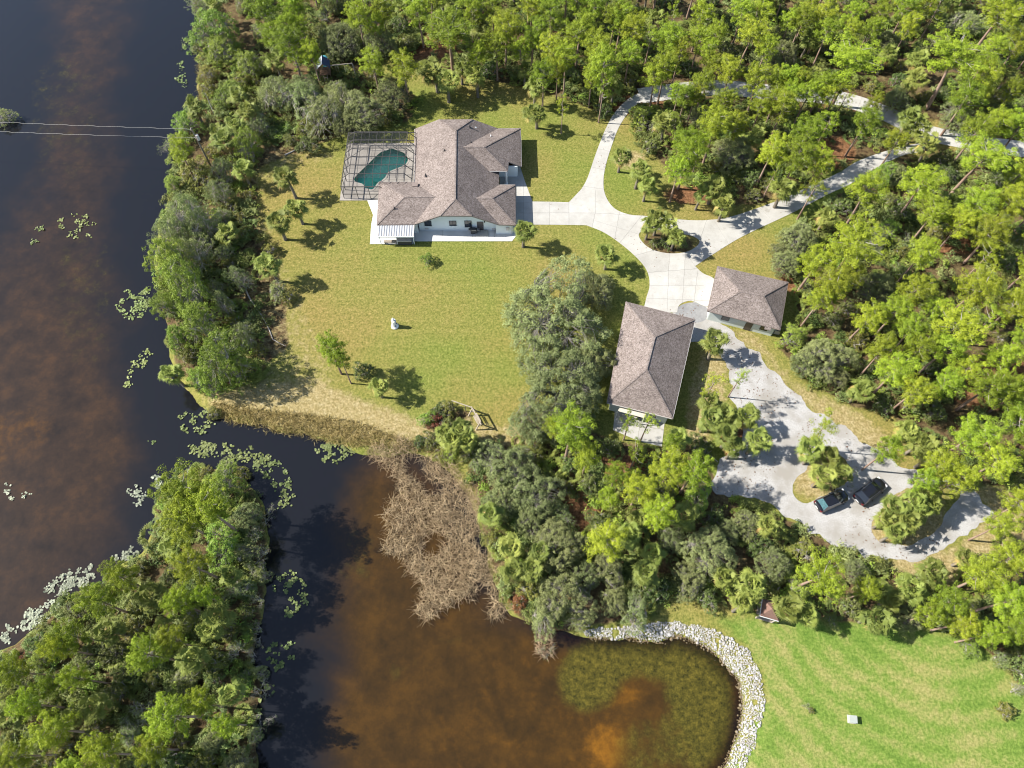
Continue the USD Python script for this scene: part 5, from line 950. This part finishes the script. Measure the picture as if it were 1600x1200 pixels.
for n, (k, px, py, r) in enumerate(trees):
    form, name, ctg = KIND[k]; path_, r0, hc0 = plans[form][rng.integers(len(plans[form]))]
    h = hc0; s = 1
    for _ in range(3):
        m = mpp(px, py, h); s = r * m / r0
        if k in 'PpR': sz = np.clip(.62 + .38 * s, .5, 1.25)
        elif k == 'L': sz = (.55 + .45 * s)
        elif k == 'O': sz = .45 * s + .42 if s > .5 else s * 1.2
        else: sz = s
        sz = sz * (1 if _ else rng.uniform(.93, 1.07)) if not _ else sz * jit; jit = sz / (np.clip(.62 + .38 * s, .5, 1.25) if k in 'PpR' else .55 + .45 * s if k == 'L' else (.45 * s + .42 if s > .5 else s * 1.2) if k == 'O' else s)
        h = hc0 * sz
    if k in 'WG' and px < 400 and 200 < py < 630 and r > 17: sz *= 1.75; h = hc0 * sz
    elif k in 'RWP' and px < 420 and py > 700: sz *= 1.2; h = hc0 * sz
    if (px, py) in ((840, 171), (818, 358), (950, 396)): sz *= .92; h = hc0 * sz
    x, y = U(px, py, h); z = float(ground_z(np.array([x]), np.array([y]))[0])
    t = thing(name, labels[n], ctg, (x, y, max(z, WZ - .3) - .02), rng.uniform(0, 6.28), CATG[k], (s, s, sz))
    t.GetReferences().AddInternalReference(path_); t.SetInstanceable(True)

# ------------------------------------------------------------------ undergrowth, reeds, straw, lilies, rocks, dead wood
def instancer(name, label, protos, pts, rot, scl, idx, kind='stuff'):
    pi = UsdGeom.PointInstancer.Define(stage, '/World/' + name); tag(pi.GetPrim(), label, kind=kind)
    paths = []
    for k, (mesh, m) in enumerate(protos):
        p = obj(pi.GetPrim(), 'clump', mesh, m); paths.append(p.GetPath())
    pi.CreatePrototypesRel().SetTargets(paths); pi.CreatePositionsAttr(Vt.Vec3fArray.FromNumpy(np.asarray(pts, np.float32))); pi.CreateProtoIndicesAttr(Vt.IntArray.FromNumpy(np.asarray(idx, np.int32)))
    q = np.zeros((len(pts), 4)); q[:, 0] = np.cos(np.asarray(rot) / 2); q[:, 3] = np.sin(np.asarray(rot) / 2)
    pi.CreateOrientationsAttr(Vt.QuathArray([Gf.Quath(float(a), Gf.Vec3h(0, 0, float(d))) for a, _, _, d in q])); pi.CreateScalesAttr(Vt.Vec3fArray.FromNumpy(np.asarray(scl, np.float32)))
rng = np.random.default_rng(21)
def fan_bush(k):
    r_ = np.random.default_rng(500 + k); vs, fs = [], []
    for q in range(15):
        az, el = q * 2.4, math.radians(r_.uniform(10, 75)); d = np.array([math.cos(el) * math.cos(az), math.cos(el) * math.sin(az), math.sin(el)]); s = np.array([-math.sin(az), math.cos(az), 0]); hub = d * r_.uniform(.4, .8)
        for w in np.linspace(-1.1, 1.1, 7):
            u = d * math.cos(w) + s * math.sin(w); e = hub + u * .5 - [0, 0, .12]; x = np.cross(u, [0, 0, 1.]) * .05; b = len(vs); vs += [hub, hub + u * .3 - x, hub + u * .3 + x, e]; fs += [(b, b + 1, b + 2), (b + 1, b + 3, b + 2)]
    return np.array(vs), np.array(fs)
def leaf_bush(k):
    r_ = np.random.default_rng(520 + k); c = r_.normal(0, .38, (11, 3)) * [1, 1, .5] + [0, 0, .45]; return clumps(c, np.full(11, .34), 34, .085, r_)
protos = [(fan_bush(0), M['palm']), (fan_bush(1), M['under']), (leaf_bush(0), M['under']), (leaf_bush(1), M['grey']), (leaf_bush(2), M['wet'])]
pp, sc = [], []
wp = shapely.prepared.prep(woods.difference(gaps)) if hasattr(shapely, 'prepared') else None
bounds = woods.bounds
while len(pp) < 15500:
    c = np.c_[rng.uniform(-135, 150, 4000), rng.uniform(-5, 190, 4000)]
    ok = shapely.contains_xy(woods, c[:, 0], c[:, 1]) & (meshkit.fbm(np.c_[c * .12, 0 * c[:, 0]], 3, 5) > .36) & (sdist(c[:, 0], c[:, 1]) > .3)
    g_ = shapely.contains_xy(gaps, c[:, 0], c[:, 1]); ok &= ~(g_ & (rng.random(len(c)) < .85)); pp += list(c[ok])
pp = np.array(pp[:15500]); s_ = rng.uniform(.6, 1.9, len(pp)); z_ = ground_z(pp[:, 0], pp[:, 1])
instancer('undergrowth', 'mixed palmetto and leafy undergrowth covering the floor of the woods', protos, np.c_[pp, z_], rng.uniform(0, 6.28, len(pp)), np.c_[s_, s_, s_ * rng.uniform(.7, 1.1, len(pp))], rng.choice(5, len(pp), p=[.26, .2, .26, .14, .14]))

def scatter(poly, n, seed):
    r_ = np.random.default_rng(seed); x0, y0, x1, y1 = poly.bounds; out = np.zeros((0, 2))
    while len(out) < n:
        c = np.c_[r_.uniform(x0, x1, 4 * n), r_.uniform(y0, y1, 4 * n)]; out = np.vstack([out, c[shapely.contains_xy(poly, c[:, 0], c[:, 1])]])
    return out[:n], r_
def stalks(p, z, L, r_, w=.03, spread=.8, droop=.5, seg=3):
    "arching dry stems as narrow ribbons"
    n = len(p); d = unit(np.c_[r_.normal(0, spread, (n, 2)), np.abs(r_.normal(.55, .35, n))]); pos = np.c_[p, z]; L = L * r_.uniform(.6, 1.3, n); side = unit(np.cross(d, r_.normal(0, 1, (n, 3)))) * w
    rows = []
    for k in range(seg + 1):
        rows.append(np.stack([pos - side * (1 - .75 * k / seg), pos + side * (1 - .75 * k / seg)], 1)); pos = pos + d * (L / seg)[:, None]; d = unit(d + r_.normal(0, .22, (n, 3)) - [0, 0, droop / seg])
    v = np.stack(rows, 1).reshape(-1, 3); b = (np.arange(n) * 2 * (seg + 1))[:, None]; f = []
    for k in range(seg): f += [b + np.array([[2 * k, 2 * k + 1, 2 * k + 3]]), b + np.array([[2 * k, 2 * k + 3, 2 * k + 2]])]
    return v, np.vstack(f)
THICK = [(590, 690), (618, 684), (650, 700), (690, 712), (725, 740), (745, 790), (757, 850), (775, 905), (790, 950), (768, 962), (730, 925), (705, 935), (660, 968), (640, 955), (655, 915), (625, 880), (602, 850), (612, 800), (625, 760), (600, 725), (570, 708)]
tp_ = rough(PX(THICK, -.2), 1.3, .5, 19); p_, r_ = scatter(tp_, 11500, 31)
keep = meshkit.fbm(np.c_[p_ * .3, 0 * p_[:, 0]], 2, 8) > .33; p_ = p_[keep]
zz = np.maximum(ground_z(p_[:, 0], p_[:, 1]), WZ - .05) + r_.random(len(p_)) ** 1.4 * (.2 + 3.2 * np.clip(meshkit.fbm(np.c_[p_ * .45, 0 * p_[:, 0]], 3, 77) - .33, 0, 1))
tag(obj(None, 'reed_thicket', stalks(p_, zz, 1.2, r_, .024, .9, .8), M['reed']), 'tangled pale brown dead reed thicket standing in the pond margin', kind='stuff')
p_, r_ = scatter(PX([(838, 990), (862, 992), (868, 1020), (850, 1032), (836, 1015)], -.5), 260, 32)
tag(obj(None, 'reed_tuft', stalks(p_, np.full(len(p_), -.7) + r_.uniform(0, .3, len(p_)), .9, r_, .025, 1.0, .7), M['reed']), 'small tuft of dead reeds in the pond below the overhanging trees', kind='stuff')
st_ = PX([(332, 628), (400, 640), (480, 648), (560, 660), (640, 690), (690, 700), (700, 712), (640, 702), (590, 700), (540, 696), (470, 682), (400, 668), (345, 654)], -.2); p_, r_ = scatter(st_, 5200, 33)
tag(obj(None, 'shore_grass', stalks(p_, ground_z(p_[:, 0], p_[:, 1]), .7, r_, .045, .6, .6), M['straw']), 'straw coloured tall grass along the sandy bank of the channel', kind='stuff')
p_, r_ = scatter(PX([(306, 88), (318, 90), (328, 150), (322, 178), (305, 170), (310, 130)], -.2), 900, 34)
tag(obj(None, 'bank_grass', stalks(p_, np.maximum(ground_z(p_[:, 0], p_[:, 1]), WZ), .9, r_, .035, .5, .5), M['straw']), 'dry yellowish grass on the canal edge left of the wood', kind='stuff')

PADS = [(120, 355, 30, 20, 110, 0, 'round patch of lily pads in the upper canal'), (55, 367, 18, 15, 34, 0, 'sparse lily pads left of the round patch in the canal'), (206, 478, 22, 27, 190, 0, 'dense lily pad patch off the middle canal bank'), (230, 466, 8, 16, 70, 0, 'lily pads touching the bank beside the dense patch'), (214, 577, 9, 34, 110, .6, 'diagonal streak of lily pads off the lower canal bank'),
        (282, 127, 9, 11, 50, 0, 'small lily pad clump near the north-west bank'), (286, 103, 8, 7, 26, 0, 'uppermost small lily pad clump near the north-west bank'), (292, 70, 9, 10, 40, 0, 'lily pads at the foot of the north-west bank trees'), (306, 660, 28, 20, 120, 0, 'scattered lily pads off the sandy bank point'), (360, 708, 66, 15, 360, .12, 'long band of lily pads beyond the island tip'), (424, 742, 34, 22, 180, .7, 'lily pads curving round the island tip towards the pond'),
        (448, 778, 14, 20, 70, 0, 'lily pads below the curve beside the island tip'), (212, 775, 16, 20, 80, 0, 'pale lily pads off the west side of the island tip'), (242, 755, 12, 10, 50, 0, 'pale lily pads close to the island tip'), (450, 915, 28, 22, 120, .5, 'lily pad arc in the channel east of the island'), (464, 945, 18, 22, 90, .3, 'lower lily pads of the arc east of the island'), (440, 1022, 20, 24, 110, 0, 'separate lily pad patch in the channel near the island shore'),
        (112, 908, 44, 15, 330, -.45, 'white glinting lily pads along the north-west shore of the island'), (58, 962, 40, 14, 260, -.5, 'white lily pads along the left shore of the island'), (14, 988, 14, 14, 70, 0, 'white lily pads at the left edge by the island'), (200, 866, 20, 9, 80, -.3, 'white lily pads below the inner bend of the island'), (8, 770, 12, 14, 26, 0, 'few white lily pads at the left edge of the canal'), (41, 773, 10, 4, 10, 0, 'tiny group of white lily pads in the open canal'), (520, 708, 26, 16, 170, 0, 'green lily pads against the reeds at the channel head'), (548, 697, 18, 10, 120, 0, 'lush green lily leaves beside the reed thicket'), (238, 690, 5, 4, 6, 0, 'two or three stray lily pads in the open canal'), (425, 1075, 8, 6, 14, 0, 'few lily pads by the lower east shore of the island'), (404, 1105, 7, 14, 26, 0, 'lily pads tucked against the lower island shore')]
rng = np.random.default_rng(41)
for cx, cy, ax, ay, n, rot, lab in PADS:
    vs, fs, nv = [], [], 0
    grp = [(rng.uniform(0, 6.28), math.sqrt(rng.random())) for _ in range(max(4, n // 7))]
    for _ in range(int(n * 1.15)):
        a, rr = grp[rng.integers(len(grp))]; u, v = ax * rr * math.cos(a) + rng.normal(0, 2.6), ay * rr * math.sin(a) + rng.normal(0, 2.1)
        X, Y = U(cx + u * math.cos(rot) - v * math.sin(rot), cy + u * math.sin(rot) + v * math.cos(rot), WZ)
        if sdist(X, Y)[0] > .4: continue
        R = rng.uniform(.08, .17) if 'white' in lab else rng.uniform(.08, .17); t = np.linspace(.25, 6.03, 9) + rng.uniform(0, 6.28); tx, ty = rng.normal(0, .22, 2); ring = np.c_[np.cos(t) * R, np.sin(t) * R, (np.cos(t) * tx + np.sin(t) * ty) * R]
        c = np.array([X, Y, WZ + .03 + abs(tx) * R + abs(ty) * R]); vs += [c[None], c + ring]; fs += [np.array([[nv, nv + 1 + q, nv + 2 + q] for q in range(8)])]; nv += 10
    pale = 'white' in lab or 'pale' in lab
    tag(obj(None, 'lily_pads', (np.vstack(vs), np.vstack(fs)), M['pad_pale' if pale else 'pad']), lab, kind='stuff')

# rock lining of the pond
BANK = [(900, 986), (930, 979), (985, 972), (1045, 967), (1098, 975), (1140, 990), (1175, 1016), (1194, 1055), (1199, 1100), (1190, 1145), (1176, 1180), (1162, 1215), (1110, 1215), (1129, 1180), (1149, 1130), (1152, 1081), (1129, 1042), (1092, 1018), (1048, 1009), (980, 1007), (925, 1003)]
bp = rough(PX(BANK, -.3).buffer(-.36), .45, .9, 9)
p_, r_ = scatter(bp, 11000, 51); kept = []; cell = {}
for q in p_:
    if meshkit.noise(np.array([q[0] * .9, q[1] * .9, 3.0])) < .16: continue
    r = .07 + .15 * r_.random() ** 2.4; k = (int(q[0] / .5), int(q[1] / .5))
    if all((q[0] - a) ** 2 + (q[1] - b) ** 2 > (.72 * (r + c)) ** 2 for i in (-1, 0, 1) for j in (-1, 0, 1) for a, b, c in cell.get((k[0] + i, k[1] + j), [])): cell.setdefault(k, []).append((*q, r)); kept.append((*q, r))
ico = trimesh.creation.icosphere(1); iv, if_ = np.array(ico.vertices), np.array(ico.faces); vs, fs, nv = [], [], 0
for x, y, r in kept:
    d = unit(iv * r_.uniform(.8, 1.2, 3)); v = iv * r * r_.uniform(.75, 1.2, 3) * (1 + r_.normal(0, .09, (len(iv), 1))); an = r_.uniform(0, 6.28); c, s = math.cos(an), math.sin(an)
    v = np.c_[v[:, 0] * c - v[:, 1] * s, v[:, 0] * s + v[:, 1] * c, v[:, 2] * .75]; vs.append(v + [x, y, float(ground_z(np.array([x]), np.array([y]))[0]) + .06]); fs.append(if_ + nv); nv += len(iv)
tag(obj(None, 'rock_bank', (np.vstack(vs), np.vstack(fs)), M['stone']), 'band of pale limestone rocks lining the round end of the pond', kind='stuff')

def deadwood(name, label, cat_, pts, z, r, forks=()):
    P3 = [(*U(a, b, z), z) for a, b in pts]; t = thing(name, label, cat_)
    obj(t, 'trunk', tube(spline(P3, 4), np.linspace(r, r * .4, (len(P3) - 1) * 4 + 1), 6, True), M['twig'])
    for f in forks: obj(t, 'branch', tube([(*U(a, b, z + .1 * k), z + .1 * k) for k, (a, b) in enumerate(f)], np.linspace(r * .55, r * .25, len(f)), 5, True), M['twig'])
deadwood('fallen_branch', 'long bare pale limb lying in the shade on the west lawn', 'branch', [(378, 438), (388, 462), (398, 478), (408, 492), (420, 514), (426, 530)], .12, .13, [[(426, 530), (436, 536), (447, 541)]])
deadwood('bare_log', 'short pale log lying in the shade west of the pool', 'log', [(445, 242), (460, 235), (470, 230)], .1, .12, [[(470, 230), (464, 226)]])
deadwood('fallen_limb', 'grey fallen limb in the shade south of the palm clump', 'branch', [(1098, 706), (1110, 712), (1122, 722)], .15, .12, [[(1105, 709), (1112, 704)]])
sx_, sy_ = U(335, 178)
t = thing('dead_snag', 'thin leaning bare pole of a dead tree on the canal bank', 'dead tree', (sx_, sy_, 0)); ex = U(321, 146, 3.6); obj(t, 'trunk', tube([(0, 0, -.2), (ex[0] - sx_, ex[1] - sy_, 3.6)], [.12, .06], 6, True), M['bark_grey'])

lp = []
for poly, n, sd in ((grav, 900, 61), (main, 260, 62), (road, 200, 63), (unary_union([PX([(300, 605), (500, 595), (640, 690), (540, 690)])]), 120, 64)):
    lp.append(scatter(poly, n, sd)[0])
lp = np.vstack(lp); r_ = np.random.default_rng(65); kp = meshkit.fbm(np.c_[lp * .16, 0 * lp[:, 0]], 3, 12) > .47; lp = lp[kp]
tag(obj(None, 'fallen_leaves', leaves(np.c_[lp, np.full(len(lp), .055)], np.tile([0, 0, 1.], (len(lp), 1)), .10, r_, .6, .25), M['pine_dead']), 'brown fallen leaves strewn over the gravel and the drives', kind='stuff')
